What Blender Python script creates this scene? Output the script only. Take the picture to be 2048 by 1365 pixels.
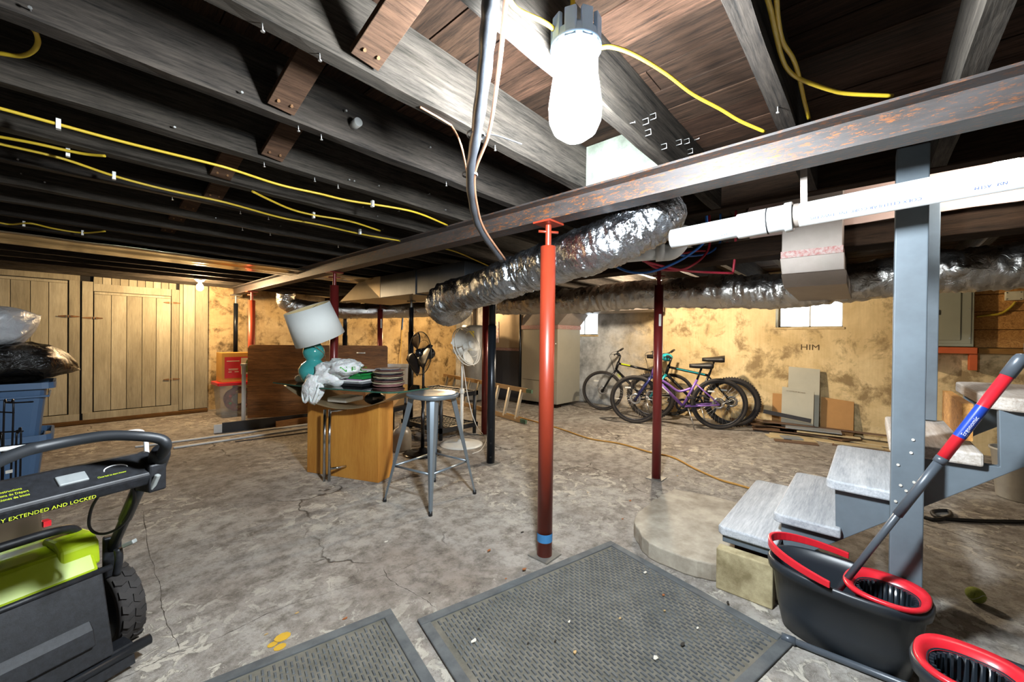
import bpy, bmesh, math, random
from mathutils import Vector, Matrix, noise
random.seed(7)
for o in list(bpy.data.objects): bpy.data.objects.remove(o)
SC = bpy.context.scene; COL = SC.collection
R = math.radians; PI = math.pi

# ---------------------------------------------------------------- camera (14 mm wide angle, surveyed from the photo)
CAM_H = 1.18
def cam_axes(yaw, pitch, roll):
    y, p, r = R(yaw), R(pitch), R(roll)
    fw = Vector((math.sin(y)*math.cos(p), math.cos(y)*math.cos(p), math.sin(p)))
    rt = Vector((math.cos(y), -math.sin(y), 0)); up = rt.cross(fw)
    return fw, rt*math.cos(r)+up*math.sin(r), up*math.cos(r)-rt*math.sin(r)
FW, RT, UP = cam_axes(47.98, -0.354, 0.666)
cd = bpy.data.cameras.new('camera'); cd.lens = 14.0; cd.sensor_width = 36.0; cd.clip_start = 0.02
cam = bpy.data.objects.new('camera', cd); COL.objects.link(cam)
cam.matrix_world = Matrix((( RT.x, UP.x, -FW.x, 0), (RT.y, UP.y, -FW.y, 0), (RT.z, UP.z, -FW.z, CAM_H), (0, 0, 0, 1)))
SC.camera = cam
# ---------------------------------------------------------------- daylight outside the windows, exposure
W = bpy.data.worlds.new('World'); SC.world = W; W.use_nodes = True
bg = W.node_tree.nodes['Background']; bg.inputs[0].default_value = (0.88, 0.94, 1.0, 1); bg.inputs[1].default_value = 9.0
SC.view_settings.view_transform = 'Standard'; SC.view_settings.look = 'None'
SC.view_settings.gamma = 1.0; SC.view_settings.use_curve_mapping = False
SC.view_settings.exposure = 0.2
MAIN_LAMP = 950.0      # radiance of the white LED lamp
WARM_BULB = 1500.0      # radiance of the warm bulbs

# surveying helpers: a photo point on a known plane of the room
def _ray(px, py): return FW + RT*((px-1024.0)/796.4) + UP*((682.5-py)/796.4)
CP = Vector((0, 0, CAM_H))
def ZP(px, py, z=0.0): r = _ray(px, py); return CP + r*((z-CAM_H)/r.z)
def XP(px, py, x): r = _ray(px, py); return CP + r*(x/r.x)
def YP(px, py, y): r = _ray(px, py); return CP + r*(y/r.y)
def DP(px, py, d): return CP + _ray(px, py)*d

# ---------------------------------------------------------------- materials
def lin(h):
    h = h.lstrip('#'); out = []
    for i in (0, 2, 4):
        c = int(h[i:i+2], 16)/255.0
        out.append(c/12.92 if c <= 0.04045 else ((c+0.055)/1.055)**2.4)
    return (*out, 1.0)
class NT:
    def __init__(s, name):
        s.m = bpy.data.materials.new(name); s.m.use_nodes = True; s.t = s.m.node_tree
        s.b = s.t.nodes['Principled BSDF']; s.out = s.t.nodes['Material Output']
    def n(s, typ, **kw):
        x = s.t.nodes.new(typ)
        for k, v in kw.items(): setattr(x, k, v)
        return x
    def l(s, a, b): s.t.links.new(a, b)
    def coord(s, scale=(1, 1, 1), rnd=True):
        tc = s.n('ShaderNodeTexCoord'); mp = s.n('ShaderNodeMapping'); mp.inputs['Scale'].default_value = scale
        s.l(tc.outputs['Object'], mp.inputs['Vector'])
        if rnd:
            oi = s.n('ShaderNodeObjectInfo'); mu = s.n('ShaderNodeMath', operation='MULTIPLY'); mu.inputs[1].default_value = 37.0
            s.l(oi.outputs['Random'], mu.inputs[0]); s.l(mu.outputs[0], mp.inputs['Location'])
        return mp.outputs[0]
    def noise(s, vec, scale, detail=4, rough=.6, dist=0):
        x = s.n('ShaderNodeTexNoise'); x.inputs['Scale'].default_value = scale; x.inputs['Detail'].default_value = detail
        x.inputs['Roughness'].default_value = rough; x.inputs['Distortion'].default_value = dist
        s.l(vec, x.inputs['Vector']); return x.outputs['Fac']
    def ramp(s, fac, stops):
        x = s.n('ShaderNodeValToRGB'); e = x.color_ramp.elements
        e[0].position, e[0].color = stops[0][0], stops[0][1]; e[1].position, e[1].color = stops[-1][0], stops[-1][1]
        for p, c in stops[1:-1]:
            k = e.new(p); k.color = c
        s.l(fac, x.inputs[0]); return x.outputs[0]
    def mix(s, fac, a, b, blend='MIX'):
        x = s.n('ShaderNodeMix', data_type='RGBA', blend_type=blend)
        for sock, v in ((x.inputs['Factor'], fac), (x.inputs['A'], a), (x.inputs['B'], b)):
            pass
        def put(i, v):
            if hasattr(v, 'links'): s.l(v, x.inputs[i])
            else: x.inputs[i].default_value = v
        put(0, fac); put(6, a); put(7, b); return x.outputs[2]
    def bump(s, h, st=.3, d=.01):
        x = s.n('ShaderNodeBump'); x.inputs['Strength'].default_value = st; x.inputs['Distance'].default_value = d
        s.l(h, x.inputs['Height']); s.l(x.outputs[0], s.b.inputs['Normal'])
W1 = (1, 1, 1, 1); K0 = (0, 0, 0, 1)
MC = {}
def M(name, col, rough=.5, metal=0.0, var=.18, scale=9, bump=0.0, col2=None, trans=0.0, ior=1.45, alpha=1.0, emit=0, coat=0.0):
    if name in MC: return MC[name]
    q = NT(name); c = lin(col)
    c2 = lin(col2) if col2 else tuple(x*(1-var) for x in c[:3])+(1,)
    v = q.coord(); f = q.noise(v, scale, 5, .65)
    q.l(q.ramp(f, [(.35, c2), (.65, c)]), q.b.inputs['Base Color'])
    q.b.inputs['Roughness'].default_value = rough; q.b.inputs['Metallic'].default_value = metal
    if trans: q.b.inputs['Transmission Weight'].default_value = trans; q.b.inputs['IOR'].default_value = ior
    if coat: q.b.inputs['Coat Weight'].default_value = coat
    if alpha < 1: q.b.inputs['Alpha'].default_value = alpha
    if emit: q.b.inputs['Emission Color'].default_value = c; q.b.inputs['Emission Strength'].default_value = emit
    if bump: q.bump(q.noise(v, scale*4, 4, .7), bump, .004)
    MC[name] = q.m; return q.m
def WOOD(name, c1, c2, axis='X', rough=.75, grain=1.0, bump=.35, c3=None):
    if name in MC: return MC[name]
    q = NT(name); st = {'X': (1.2, 22, 22), 'Y': (22, 1.2, 22), 'Z': (22, 22, 1.2)}[axis]
    v = q.coord(tuple(x*grain for x in st)); f0 = q.noise(v, 1.6, 6, .7, .6)
    st3 = {'X': (9, 130, 130), 'Y': (130, 9, 130), 'Z': (130, 130, 9)}[axis]; fine = q.noise(q.coord(st3), 1.0, 5, .75)
    mm = q.n('ShaderNodeMath', operation='MULTIPLY_ADD'); mm.inputs[1].default_value = .55; q.l(fine, mm.inputs[0])
    m2 = q.n('ShaderNodeMath', operation='MULTIPLY'); m2.inputs[1].default_value = .45; q.l(f0, m2.inputs[0]); q.l(m2.outputs[0], mm.inputs[2]); f = mm.outputs[0]
    st2 = {'X': (.8, 3, 3), 'Y': (3, .8, 3), 'Z': (3, 3, .8)}[axis]
    f2 = q.noise(q.coord(st2), 1.5, 4, .6)
    a = q.ramp(f, [(.36, lin(c1)), (.62, lin(c2))])
    b = q.ramp(f2, [(.35, lin(c3 or c1)), (.6, W1)])
    q.l(q.mix(.55 if c3 else .35, a, b, 'MULTIPLY'), q.b.inputs['Base Color'])
    q.b.inputs['Roughness'].default_value = rough; q.b.inputs['Specular IOR Level'].default_value = .12 if rough > .7 else .4; q.bump(f, bump, .004)
    MC[name] = q.m; return q.m
def PAINTED(name, c1, c2, rough=.55):
    return M(name, c1, rough, 0, 0, 5, .25, c2)
def FOIL(name, c='#b4b8be', rough=.2, sc=40):
    if name in MC: return MC[name]
    q = NT(name); v = q.coord((1, 1, 1)); f = q.noise(v, sc, 3, .6, 1.5)
    q.b.inputs['Base Color'].default_value = lin(c); q.b.inputs['Metallic'].default_value = 1.0
    q.l(q.ramp(q.noise(v, 6, 3), [(.3, (rough*.7,)*3+(1,)), (.7, (rough*1.6,)*3+(1,))]), q.b.inputs['Roughness'])
    q.bump(f, .6, .012); MC[name] = q.m; return q.m
def EMIT(name, col, st):
    q = NT(name); q.t.nodes.remove(q.b); e = q.n('ShaderNodeEmission'); e.inputs[0].default_value = (*col, 1); e.inputs[1].default_value = st
    q.l(e.outputs[0], q.out.inputs[0]); return q.m
def GLASS(name, tint, refl=.1, rough=.03):
    if name in MC: return MC[name]
    q = NT(name); q.t.nodes.remove(q.b); a = q.n('ShaderNodeBsdfTransparent'); a.inputs[0].default_value = lin(tint)
    g = q.n('ShaderNodeBsdfGlossy'); g.inputs['Roughness'].default_value = rough
    fr = q.n('ShaderNodeFresnel'); fr.inputs[0].default_value = 1.5
    mx = q.n('ShaderNodeMixShader'); q.l(fr.outputs[0], mx.inputs[0]); q.l(a.outputs[0], mx.inputs[1]); q.l(g.outputs[0], mx.inputs[2])
    q.l(mx.outputs[0], q.out.inputs[0]); MC[name] = q.m; return q.m

def mat_floor():
    q = NT('floor_concrete'); v = q.coord((1, 1, 1), False)
    a = q.ramp(q.noise(v, .9, 6, .62, .3), [(.3, lin('#7d7268')), (.46, lin('#989189')), (.6, lin('#a8a39b')), (.72, lin('#b3afa8'))])
    b = q.ramp(q.noise(v, 9, 10, .78), [(.36, lin('#6f665b')), (.56, W1)])
    c = q.mix(.8, a, b, 'MULTIPLY')
    flake = q.ramp(q.noise(v, 11, 10, .68, .8), [(.53, K0), (.56, W1)])
    zone = q.ramp(q.noise(v, .8, 4, .55), [(.43, K0), (.55, W1)])
    fl = q.mix(1.0, flake, zone, 'MULTIPLY'); c = q.mix(fl, c, lin('#b9b2a5'))
    dk = q.ramp(q.noise(v, 2.0, 8, .75, 1.2), [(.52, K0), (.78, W1)]); c = q.mix(dk, c, lin('#6d645b'))
    # cracks: edges of a few big wandering cells
    wob = q.n('ShaderNodeTexNoise'); wob.inputs['Scale'].default_value = 2.2; wob.inputs['Detail'].default_value = 6; q.l(v, wob.inputs['Vector'])
    mv = q.n('ShaderNodeMix', data_type='RGBA', blend_type='LINEAR_LIGHT'); mv.inputs[0].default_value = .32
    q.l(v, mv.inputs[6]); q.l(wob.outputs['Color'], mv.inputs[7])
    vo = q.n('ShaderNodeTexVoronoi', feature='DISTANCE_TO_EDGE'); vo.inputs['Scale'].default_value = .8; q.l(mv.outputs[2], vo.inputs['Vector'])
    cr = q.ramp(vo.outputs['Distance'], [(.002, W1), (.008, K0)])
    gate = q.ramp(q.noise(v, 1.1, 2), [(.5, K0), (.58, W1)]); cr = q.mix(1.0, cr, gate, 'MULTIPLY')
    c = q.mix(cr, c, lin('#3a332b'))
    sp = q.ramp(q.noise(v, 34, 8, .85), [(.56, K0), (.66, W1)]); c = q.mix(sp, c, lin('#5d5447'))
    q.l(c, q.b.inputs['Base Color']); q.b.inputs['Roughness'].default_value = .8
    h = q.mix(.35, q.noise(v, 30, 6, .7), fl, 'ADD'); h = q.mix(1.0, h, cr, 'SUBTRACT'); q.bump(h, .7, .012)
    return q.m
def mat_wall(name, hue1, hue2, dark, pale=None, axis=1, split=3.2):
    q = NT(name); v = q.coord((1, 1, 1), False)
    a = q.ramp(q.noise(v, 1.7, 7, .68, .4), [(.3, lin(hue1)), (.62, lin(hue2))])
    st = q.ramp(q.noise(v, 3.6, 6, .7, .3), [(.5, K0), (.63, W1)]); a = q.mix(st, a, lin(dark))
    w2 = q.n('ShaderNodeMapping'); w2.inputs['Scale'].default_value = (40, 40, 2.5); q.l(v, w2.inputs[0])
    gr = q.ramp(q.noise(w2.outputs[0], 1, 3), [(.35, lin('#c9bba5')), (.6, W1)]); a = q.mix(.16, a, gr, 'MULTIPLY')
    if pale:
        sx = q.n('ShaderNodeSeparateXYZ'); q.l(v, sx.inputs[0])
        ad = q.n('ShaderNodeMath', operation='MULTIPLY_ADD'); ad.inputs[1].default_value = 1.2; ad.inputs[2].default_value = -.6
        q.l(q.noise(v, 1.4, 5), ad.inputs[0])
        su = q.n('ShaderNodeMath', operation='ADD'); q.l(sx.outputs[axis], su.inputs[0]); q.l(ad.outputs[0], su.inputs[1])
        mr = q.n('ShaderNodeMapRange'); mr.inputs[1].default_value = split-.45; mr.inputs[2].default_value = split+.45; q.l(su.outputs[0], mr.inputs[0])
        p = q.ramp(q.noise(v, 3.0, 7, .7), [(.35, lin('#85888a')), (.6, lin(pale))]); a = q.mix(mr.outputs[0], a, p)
    q.l(a, q.b.inputs['Base Color']); q.b.inputs['Roughness'].default_value = .9
    q.bump(q.noise(v, 14, 8, .72), .5, .015); return q.m
def mat_rust():
    q = NT('rusty_steel'); v = q.coord((1, .22, 1), False)
    a = q.ramp(q.noise(v, 9, 6, .7), [(.35, lin('#2a2522')), (.6, lin('#3d3938'))])
    r = q.ramp(q.noise(v, 120, 5, .8), [(.53, K0), (.60, W1)]); g = q.ramp(q.noise(v, 2.0, 3), [(.38, K0), (.6, W1)])
    k = q.mix(1.0, r, g, 'MULTIPLY'); a = q.mix(k, a, lin('#7a4413'))
    q.l(a, q.b.inputs['Base Color']); q.b.inputs['Roughness'].default_value = .55; q.b.inputs['Metallic'].default_value = .1
    q.bump(q.noise(v, 60, 5, .75), .25, .003); return q.m
def mat_osb():
    q = NT('osb_board'); v = q.coord((1, 1, 1), False)
    vo = q.n('ShaderNodeTexVoronoi'); vo.inputs['Scale'].default_value = 26; q.l(v, vo.inputs[0])
    f = q.noise(v, 22, 6, .75, 2.5)
    a = q.ramp(f, [(.3, lin('#6e451c')), (.5, lin('#b07a38')), (.7, lin('#d2a058'))])
    q.l(a, q.b.inputs['Base Color']); q.b.inputs['Roughness'].default_value = .7; q.bump(f, .4, .004); return q.m

# ---------------------------------------------------------------- mesh builder
def catmull(pts, k=6):
    P = [Vector(p) for p in pts]; out = []
    if len(P) < 3: return P
    Q = [P[0]*2-P[1]]+P+[P[-1]*2-P[-2]]
    for i in range(1, len(Q)-2):
        a, b, c, d = Q[i-1], Q[i], Q[i+1], Q[i+2]
        for j in range(k):
            t = j/k; out.append(.5*((2*b)+(c-a)*t+(2*a-5*b+4*c-d)*t*t+(3*b-a-3*c+d)*t**3))
    out.append(P[-1]); return out
class MB:
    def __init__(s): s.v = []; s.f = []; s.sm = []
    def add(s, vs, fs, smooth=False):
        o = len(s.v); s.v += [Vector(x) for x in vs]; s.f += [tuple(i+o for i in f) for f in fs]; s.sm += [smooth]*len(fs); return s
    def box(s, c, d, rz=0.0, rot=None):
        c = Vector(c); h = Vector(d)*.5; m = rot or Matrix.Rotation(rz, 3, 'Z')
        vs = [c+m@Vector((x*h.x, y*h.y, z*h.z)) for z in (-1, 1) for x, y in ((-1, -1), (1, -1), (1, 1), (-1, 1))]
        return s.add(vs, [(3, 2, 1, 0), (4, 5, 6, 7), (0, 1, 5, 4), (1, 2, 6, 5), (2, 3, 7, 6), (3, 0, 4, 7)])
    def bx(s, x0, x1, y0, y1, z0, z1): return s.box(((x0+x1)/2, (y0+y1)/2, (z0+z1)/2), (x1-x0, y1-y0, z1-z0))
    def bar(s, a, b, w, h, up=(0, 0, 1)):
        a, b = Vector(a), Vector(b); x = (b-a); L = x.length; x.normalize(); u = Vector(up)
        y = u.cross(x); y.normalize(); z = x.cross(y)
        return s.box((a+b)/2, (L, w, h), rot=Matrix((x, y, z)).transposed())
    def tube(s, path, r, n=10, cap=True, smooth=True):
        P = [Vector(p) for p in path]; m = len(P); rings = []
        t = (P[1]-P[0]).normalized(); u = t.orthogonal().normalized()
        for i, p in enumerate(P):
            t2 = (P[min(i+1, m-1)]-P[max(i-1, 0)]).normalized()
            q = t.rotation_difference(t2); u = (q@u); u = (u-t2*u.dot(t2)).normalized(); t = t2; w = t.cross(u)
            for k in range(n):
                a = 2*PI*k/n; rr = r(i/(m-1), a) if callable(r) else r
                rings.append(p+(u*math.cos(a)+w*math.sin(a))*rr)
        fs = [(i*n+k, i*n+(k+1) % n, (i+1)*n+(k+1) % n, (i+1)*n+k) for i in range(m-1) for k in range(n)]
        s.add(rings, fs, smooth)
        if cap:
            o = len(s.v)-len(rings); s.f += [tuple(o+k for k in reversed(range(n))), tuple(o+(m-1)*n+k for k in range(n))]; s.sm += [False]*2
        return s
    def cyl(s, a, b, r0, r1=None, n=16, cap=True):
        r1 = r0 if r1 is None else r1; return s.tube([a, b], lambda t, _: r0+(r1-r0)*t, n, cap)
    def lathe(s, prof, n=24, c=(0, 0, 0), axis=(0, 0, 1), sx=1.0, sy=1.0, smooth=True, rz=0.0, closed=False):
        c = Vector(c); z = Vector(axis).normalized()
        if abs(z.z) > .999: x, y = Vector((1, 0, 0)), Vector((0, 1, 0))*(1 if z.z > 0 else -1)
        else: x = Vector((0, 0, 1)).cross(z).normalized(); y = z.cross(x)
        vs = []
        for r, h in prof:
            for k in range(n):
                a = 2*PI*k/n; ex, ey = math.cos(a)*r*sx, math.sin(a)*r*sy
                ex, ey = ex*math.cos(rz)-ey*math.sin(rz), ex*math.sin(rz)+ey*math.cos(rz)
                vs.append(c+x*ex+y*ey+z*h)
        m = len(prof); fs = [(i*n+k, i*n+(k+1) % n, (i+1)*n+(k+1) % n, (i+1)*n+k) for i in range(m-1) for k in range(n)]
        if closed: fs += [((m-1)*n+k, (m-1)*n+(k+1) % n, (k+1) % n, k) for k in range(n)]
        s.add(vs, fs, smooth)
        if not closed:
            o = len(s.v)-len(vs)
            if prof[0][0] > 1e-4: s.f.append(tuple(o+k for k in reversed(range(n)))); s.sm.append(False)
            if prof[-1][0] > 1e-4: s.f.append(tuple(o+(m-1)*n+k for k in range(n))); s.sm.append(False)
        return s
    def prism(s, poly, off, base=(0, 0, 0), ex=(1, 0, 0), ey=(0, 1, 0), smooth=False):
        b, ex, ey, off = Vector(base), Vector(ex), Vector(ey), Vector(off); n = len(poly)
        vs = [b+ex*p[0]+ey*p[1] for p in poly]; vs += [p+off for p in vs]
        s.add(vs, [tuple(reversed(range(n))), tuple(range(n, 2*n))])
        o = len(s.v)-2*n; s.f += [(o+i, o+(i+1) % n, o+n+(i+1) % n, o+n+i) for i in range(n)]; s.sm += [smooth]*n; return s
    def ball(s, c, r, nu=20, nv=12, fn=None, rot=None):
        c = Vector(c); r = Vector(r) if hasattr(r, '__len__') else Vector((r, r, r)); vs = []
        for j in range(nv+1):
            ph = PI*j/nv
            for i in range(nu):
                a = 2*PI*i/nu; d = Vector((math.sin(ph)*math.cos(a), math.sin(ph)*math.sin(a), -math.cos(ph)))
                k = fn(d) if fn else 1.0; p = Vector((d.x*r.x, d.y*r.y, d.z*r.z))*k
                vs.append(c+(rot@p if rot else p))
        fs = [(j*nu+i, j*nu+(i+1) % nu, (j+1)*nu+(i+1) % nu, (j+1)*nu+i) for j in range(nv) for i in range(nu)]
        return s.add(vs, fs, True)
    def grid(s, fn, nu, nv, smooth=True, thick=0.0):
        vs = [Vector(fn(i/nu, j/nv)) for j in range(nv+1) for i in range(nu+1)]; w = nu+1
        return s.add(vs, [(j*w+i, j*w+i+1, (j+1)*w+i+1, (j+1)*w+i) for j in range(nv) for i in range(nu)], smooth)
    def mesh(s, name, inv=None):
        me = bpy.data.meshes.new(name); vs = [inv@x for x in s.v] if inv else s.v
        me.from_pydata([tuple(x) for x in vs], [], s.f); me.polygons.foreach_set('use_smooth', s.sm)
        bm = bmesh.new(); bm.from_mesh(me); bmesh.ops.remove_doubles(bm, verts=bm.verts, dist=1e-6)
        bmesh.ops.recalc_face_normals(bm, faces=bm.faces); bm.to_mesh(me); bm.free(); me.update(); return me
MW = {}
def link(name, me, mat, parent=None):
    o = bpy.data.objects.new(name, me); COL.objects.link(o)
    if mat and me is not None and not me.materials: me.materials.append(mat)
    if parent: o.parent = parent
    return o
def wm(o): return MW.get(o.name, Matrix.Identity(4))
def part(name, mb, mat, parent, label=None, bevel=0.0, kind=None, solid=0.0, seg=2):
    """a part in world coordinates, stored in its parent's frame"""
    me = mb.mesh(name, wm(parent).inverted()); o = link(name, me, mat, parent); MW[o.name] = wm(parent)
    if label: o['label'] = label
    if kind: o['kind'] = kind
    mods(o, bevel, solid, seg); return o
def mods(o, bevel=0, solid=0, seg=2):
    if solid: m = o.modifiers.new('solid', 'SOLIDIFY'); m.thickness = solid; m.offset = 0
    if bevel: m = o.modifiers.new('bevel', 'BEVEL'); m.width = bevel; m.segments = seg; m.limit_method = 'ANGLE'; m.angle_limit = R(40)
def thing(name, label, cat, loc=(0, 0, 0), rz=0.0, group=None):
    o = bpy.data.objects.new(name, None); COL.objects.link(o); o.empty_display_size = .1
    o.location = loc; o.rotation_euler = (0, 0, rz); MW[o.name] = Matrix.Translation(Vector(loc))@Matrix.Rotation(rz, 4, 'Z')
    o['label'] = label; o['category'] = cat
    if group: o['group'] = group
    return o
def one(name, mb, mat, label, cat, group=None, bevel=0.0, solid=0.0, kind=None):
    """a thing that is one mesh, its origin at its base"""
    lo = [min(v[i] for v in mb.v) for i in range(3)]; hi = [max(v[i] for v in mb.v) for i in range(3)]
    c = Vector(((lo[0]+hi[0])/2, (lo[1]+hi[1])/2, lo[2])); T = Matrix.Translation(c)
    o = link(name, mb.mesh(name, T.inverted()), mat); o.location = c; MW[o.name] = T
    o['label'] = label; o['category'] = cat
    if group: o['group'] = group
    if kind: o['kind'] = kind
    mods(o, bevel, solid); return o
def struct(name, mb, mat, bevel=0.0):
    o = link(name, mb.mesh(name), mat); MW[o.name] = Matrix.Identity(4); o['kind'] = 'structure'; mods(o, bevel); return o
def text(s, size, mat, parent, fn, name='lettering', align='LEFT', ext=.0004):
    """flat lettering: fn maps a point of the text plane to the world"""
    cu = bpy.data.curves.new('t', 'FONT'); cu.body = s; cu.size = size; cu.align_x = align; cu.extrude = 0; cu.resolution_u = 2
    ob = bpy.data.objects.new('t', cu); COL.objects.link(ob)
    dg = bpy.context.evaluated_depsgraph_get(); me = bpy.data.meshes.new_from_object(ob.evaluated_get(dg)); bpy.data.objects.remove(ob)
    inv = wm(parent).inverted()
    for v in me.vertices: v.co = inv@Vector(fn(v.co.x, v.co.y))
    me.materials.clear(); me.materials.append(mat); me.name = name; o = link(name, me, mat, parent); MW[o.name] = wm(parent); return o
def nz(p, s=1.0): return noise.noise(Vector(p)*s)

# ---------------------------------------------------------------- room measures
XB = 1.68; BB, BT = 1.81, 1.93     # steel beam: front edge, bottom, top
JB, JT = 1.93, 2.14                # joists, underside of the boards above
XW = 6.5; YW = 7.75; YD = 7.6      # right wall, back wall, plank wall
X0, Y0 = -2.6, -3.2                # walls behind the camera
# ================================================================ THE SETTING
mFloor = mat_floor()
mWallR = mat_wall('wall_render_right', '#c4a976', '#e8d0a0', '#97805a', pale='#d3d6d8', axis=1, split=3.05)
mWallB = mat_wall('wall_render_back', '#9a8159', '#d2b98a', '#6b593c')
mWallP = mat_wall('wall_render_plain', '#8d8478', '#a79c8c', '#6d655a')
mConc = M('pad_concrete', '#b0a797', .9, 0, 0, 6, .6, '#857b6c')
def gridplate(x0, x1, y0, y1, nx, ny, z, th, amp):
    m = MB(); m.grid(lambda u, v: (x0+(x1-x0)*u, y0+(y1-y0)*v, z), nx, ny, False)
    m.bx(x0, x1, y0, y1, z-th, z-.002); return m
floor = struct('floor', gridplate(X0, XW, Y0, YW, 8, 8, 0.0, .12, 0), mFloor)
def crack(pts, w=.0045):
    P = catmull([ZP(a, b, .0007) for a, b in pts], 10); m = MB(); vs = []
    for i, p in enumerate(P):
        d = (P[min(i+1, len(P)-1)]-P[max(i-1, 0)]).normalized(); s = Vector((-d.y, d.x, 0)); k = .62*w*(.15+.9*abs(nz((i*.6, w*999, 2))))*min(1, (i+1)/4, (len(P)-i)/4); o = s*(.008*nz((i*.35, 5, w*77)))
        vs += [p+o-s*k, p+o+s*k]
    m.add(vs, [(2*i, 2*i+1, 2*i+3, 2*i+2) for i in range(len(P)-1)]); part('crack', m, mCrack, floor)
mCrack = M('crack_dark', '#3b342b', .95)
for pts, w in (([(230, 1362), (270, 1345), (340, 1310), (450, 1270), (540, 1225), (640, 1190), (740, 1160), (800, 1140), (850, 1118)], .005), ([(765, 1135), (780, 1160), (815, 1180), (850, 1200), (872, 1216)], .0045), ([(285, 1020), (300, 1110), (320, 1170), (325, 1220), (345, 1265), (362, 1300)], .006), ([(300, 1000), (420, 955), (520, 930), (612, 912)], .003), ([(1390, 925), (1420, 932), (1450, 940), (1480, 950), (1500, 968)], .007), ([(1180, 905), (1230, 930), (1290, 955), (1340, 965)], .0035), ([(880, 900), (960, 915), (1040, 905)], .003), ([(1290, 1000), (1330, 980), (1400, 985)], .004)): crack(pts, w)
# concrete landing under the stair: irregular outline, bevelled
padp = [(2.13, .54), (2.08, .62), (2.09, .88), (2.14, .95), (2.33, 1.07), (2.66, 1.10), (2.98, 1.06), (3.04, .8), (3.02, .30), (2.14, .30)]
pm = MB()
N = []
for i in range(len(padp)):
    a, b = Vector((*padp[i], 0)), Vector((*padp[(i+1) % len(padp)], 0))
    for k in range(4):
        p = a.lerp(b, k/4); N.append((p.x+.02*nz((p.x*14, p.y*14, 1)), p.y+.02*nz((p.x*14, p.y*14, 5))))
pm.prism(N, (0, 0, .088))
pad = struct('trim_1', pm, mConc, .007); pad.name = 'trim_1'
pad['label'] = 'low broken concrete landing at the foot of the stairs'

def wall_with_holes(x, th, y0, y1, z0, z1, holes):
    m = MB(); ys = sorted({y0, y1, *[h[0] for h in holes], *[h[1] for h in holes]})
    for a, b in zip(ys[:-1], ys[1:]):
        hs = [h for h in holes if h[0] <= a and h[1] >= b]
        if not hs: m.bx(x, x+th, a, b, z0, z1)
        else:
            h = hs[0]; m.bx(x, x+th, a, b, z0, h[2]); m.bx(x, x+th, a, b, h[3], z1)
    return m
W1H = (XP(1686, 640, XW).y, XP(1551, 640, XW).y, 1.375, 1.86); W2H = (XP(1195, 650, XW).y, XP(1117, 650, XW).y, 1.265, 1.80)
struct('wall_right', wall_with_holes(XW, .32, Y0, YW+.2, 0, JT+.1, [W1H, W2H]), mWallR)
struct('wall_back', MB().bx(-.2, XW, YW, YW+.2, 0, JT+.1), mWallB)
struct('wall_side', MB().bx(X0-.2, X0, Y0, YW+.2, 0, JT+.1), mWallP)
struct('wall_front', MB().bx(X0, XW, Y0-.2, Y0, 0, JT+.1), mWallP)
mSash = PAINTED('window_paint', '#d8d6cf', '#bdb9ae'); mPane = GLASS('window_glass', '#f4f8fa')
for i, h in enumerate((W1H, W2H)):
    m = MB(); x = XW+.26; y0, y1, z0, z1 = h; f = .022
    for a in ((y0, y0+f, z0, z1), (y1-f, y1, z0, z1), (y0, y1, z0, z0+f), (y0, y1, z1-f, z1), ((y0+y1)/2-.008, (y0+y1)/2+.008, z0, z1)): m.bx(x, x+.04, *a)
    w = struct('window_%d' % (i+1), m, mSash); part('pane', MB().bx(x+.015, x+.021, y0+f, y1-f, z0+f, z1-f), mPane, w)
    part('sill', MB().bx(XW-.012, XW+.26, y0-.02, y1+.02, z0-.03, z0), M('sill_plaster', '#d8c39a', .9, 0, 0, 8, .4, '#b59a68'), w, bevel=.006)

# ---- old graffiti scratched on the right wall
gr = M('scratch_black', '#5d4a30', .9)
wr = bpy.data.objects['wall_right']
pG = XP(1600, 700, XW-.002)
text('HIM', .105, gr, wr, lambda x, y: (XW-.003, pG.y-x*1.15, pG.z+y), 'scratched_letters')

# ---- plank wall with two shed doors
mPl = [WOOD('plank_paint_%d' % i, a, b, 'Z', .7, .8, .3) for i, (a, b) in enumerate((('#8f866e', '#aca388'), ('#968e76', '#b5ac92'), ('#837a64', '#a49b80')))]
mHinge = M('rusty_hinge', '#8f6a43', .8, .3, 0, 20, .4, '#5e4027'); mGap = M('dark_gap', '#16130f', .9); mSillW = WOOD('rotten_sill', '#3b2a18', '#6f4f2b', 'X', .9)
pw = struct('wall_left', MB().bx(-2.6, YP(416, 700, YD).x, YD+.03, YD+.1, 0, JT), mGap)
def px2x(p): return YP(p, 690, YD).x
zt = 1.93
def plank(parent, x0, x1, z0, z1, y=YD, th=.022, i=0, name='plank', g=.0025, m=None):
    return part(name, MB().bx(x0+g, x1-g, y, y+th, z0, z1), m or mPl[i % 3], parent, bevel=.003)
for i, (a, b) in enumerate(((358, 366), (366, 390), (390, 416))): plank(pw, px2x(a), px2x(b), .06, zt, i=i)
plank(pw, px2x(163), px2x(186), .14, 1.86, YD-.014, .04, 1, 'door_post')
plank(pw, px2x(342), px2x(358), .14, 1.84, YD-.014, .04, 2, 'door_post')
plank(pw, px2x(165), px2x(358), .05, .145, YD-.018, .03, 0, 'bottom_rail')
plank(pw, px2x(137), px2x(160), .14, 1.87, YD-.01, .03, 2, 'door_post')
plank(pw, px2x(186), px2x(342), 1.74, 1.84, YD-.014, .04, 1, 'door_header')
for k in range(10):
    a = px2x(186)+k*(px2x(352)-px2x(186))/10; plank(pw, a, a+(px2x(352)-px2x(186))/10, 1.84, zt, i=k, name='head_plank')
plank(pw, -2.6, px2x(160), 1.86, zt, YD-.012, .04, 2, 'door_header'); plank(pw, -1.3, px2x(160), .05, .14, YD-.018, .03, 1, 'bottom_rail')
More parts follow.
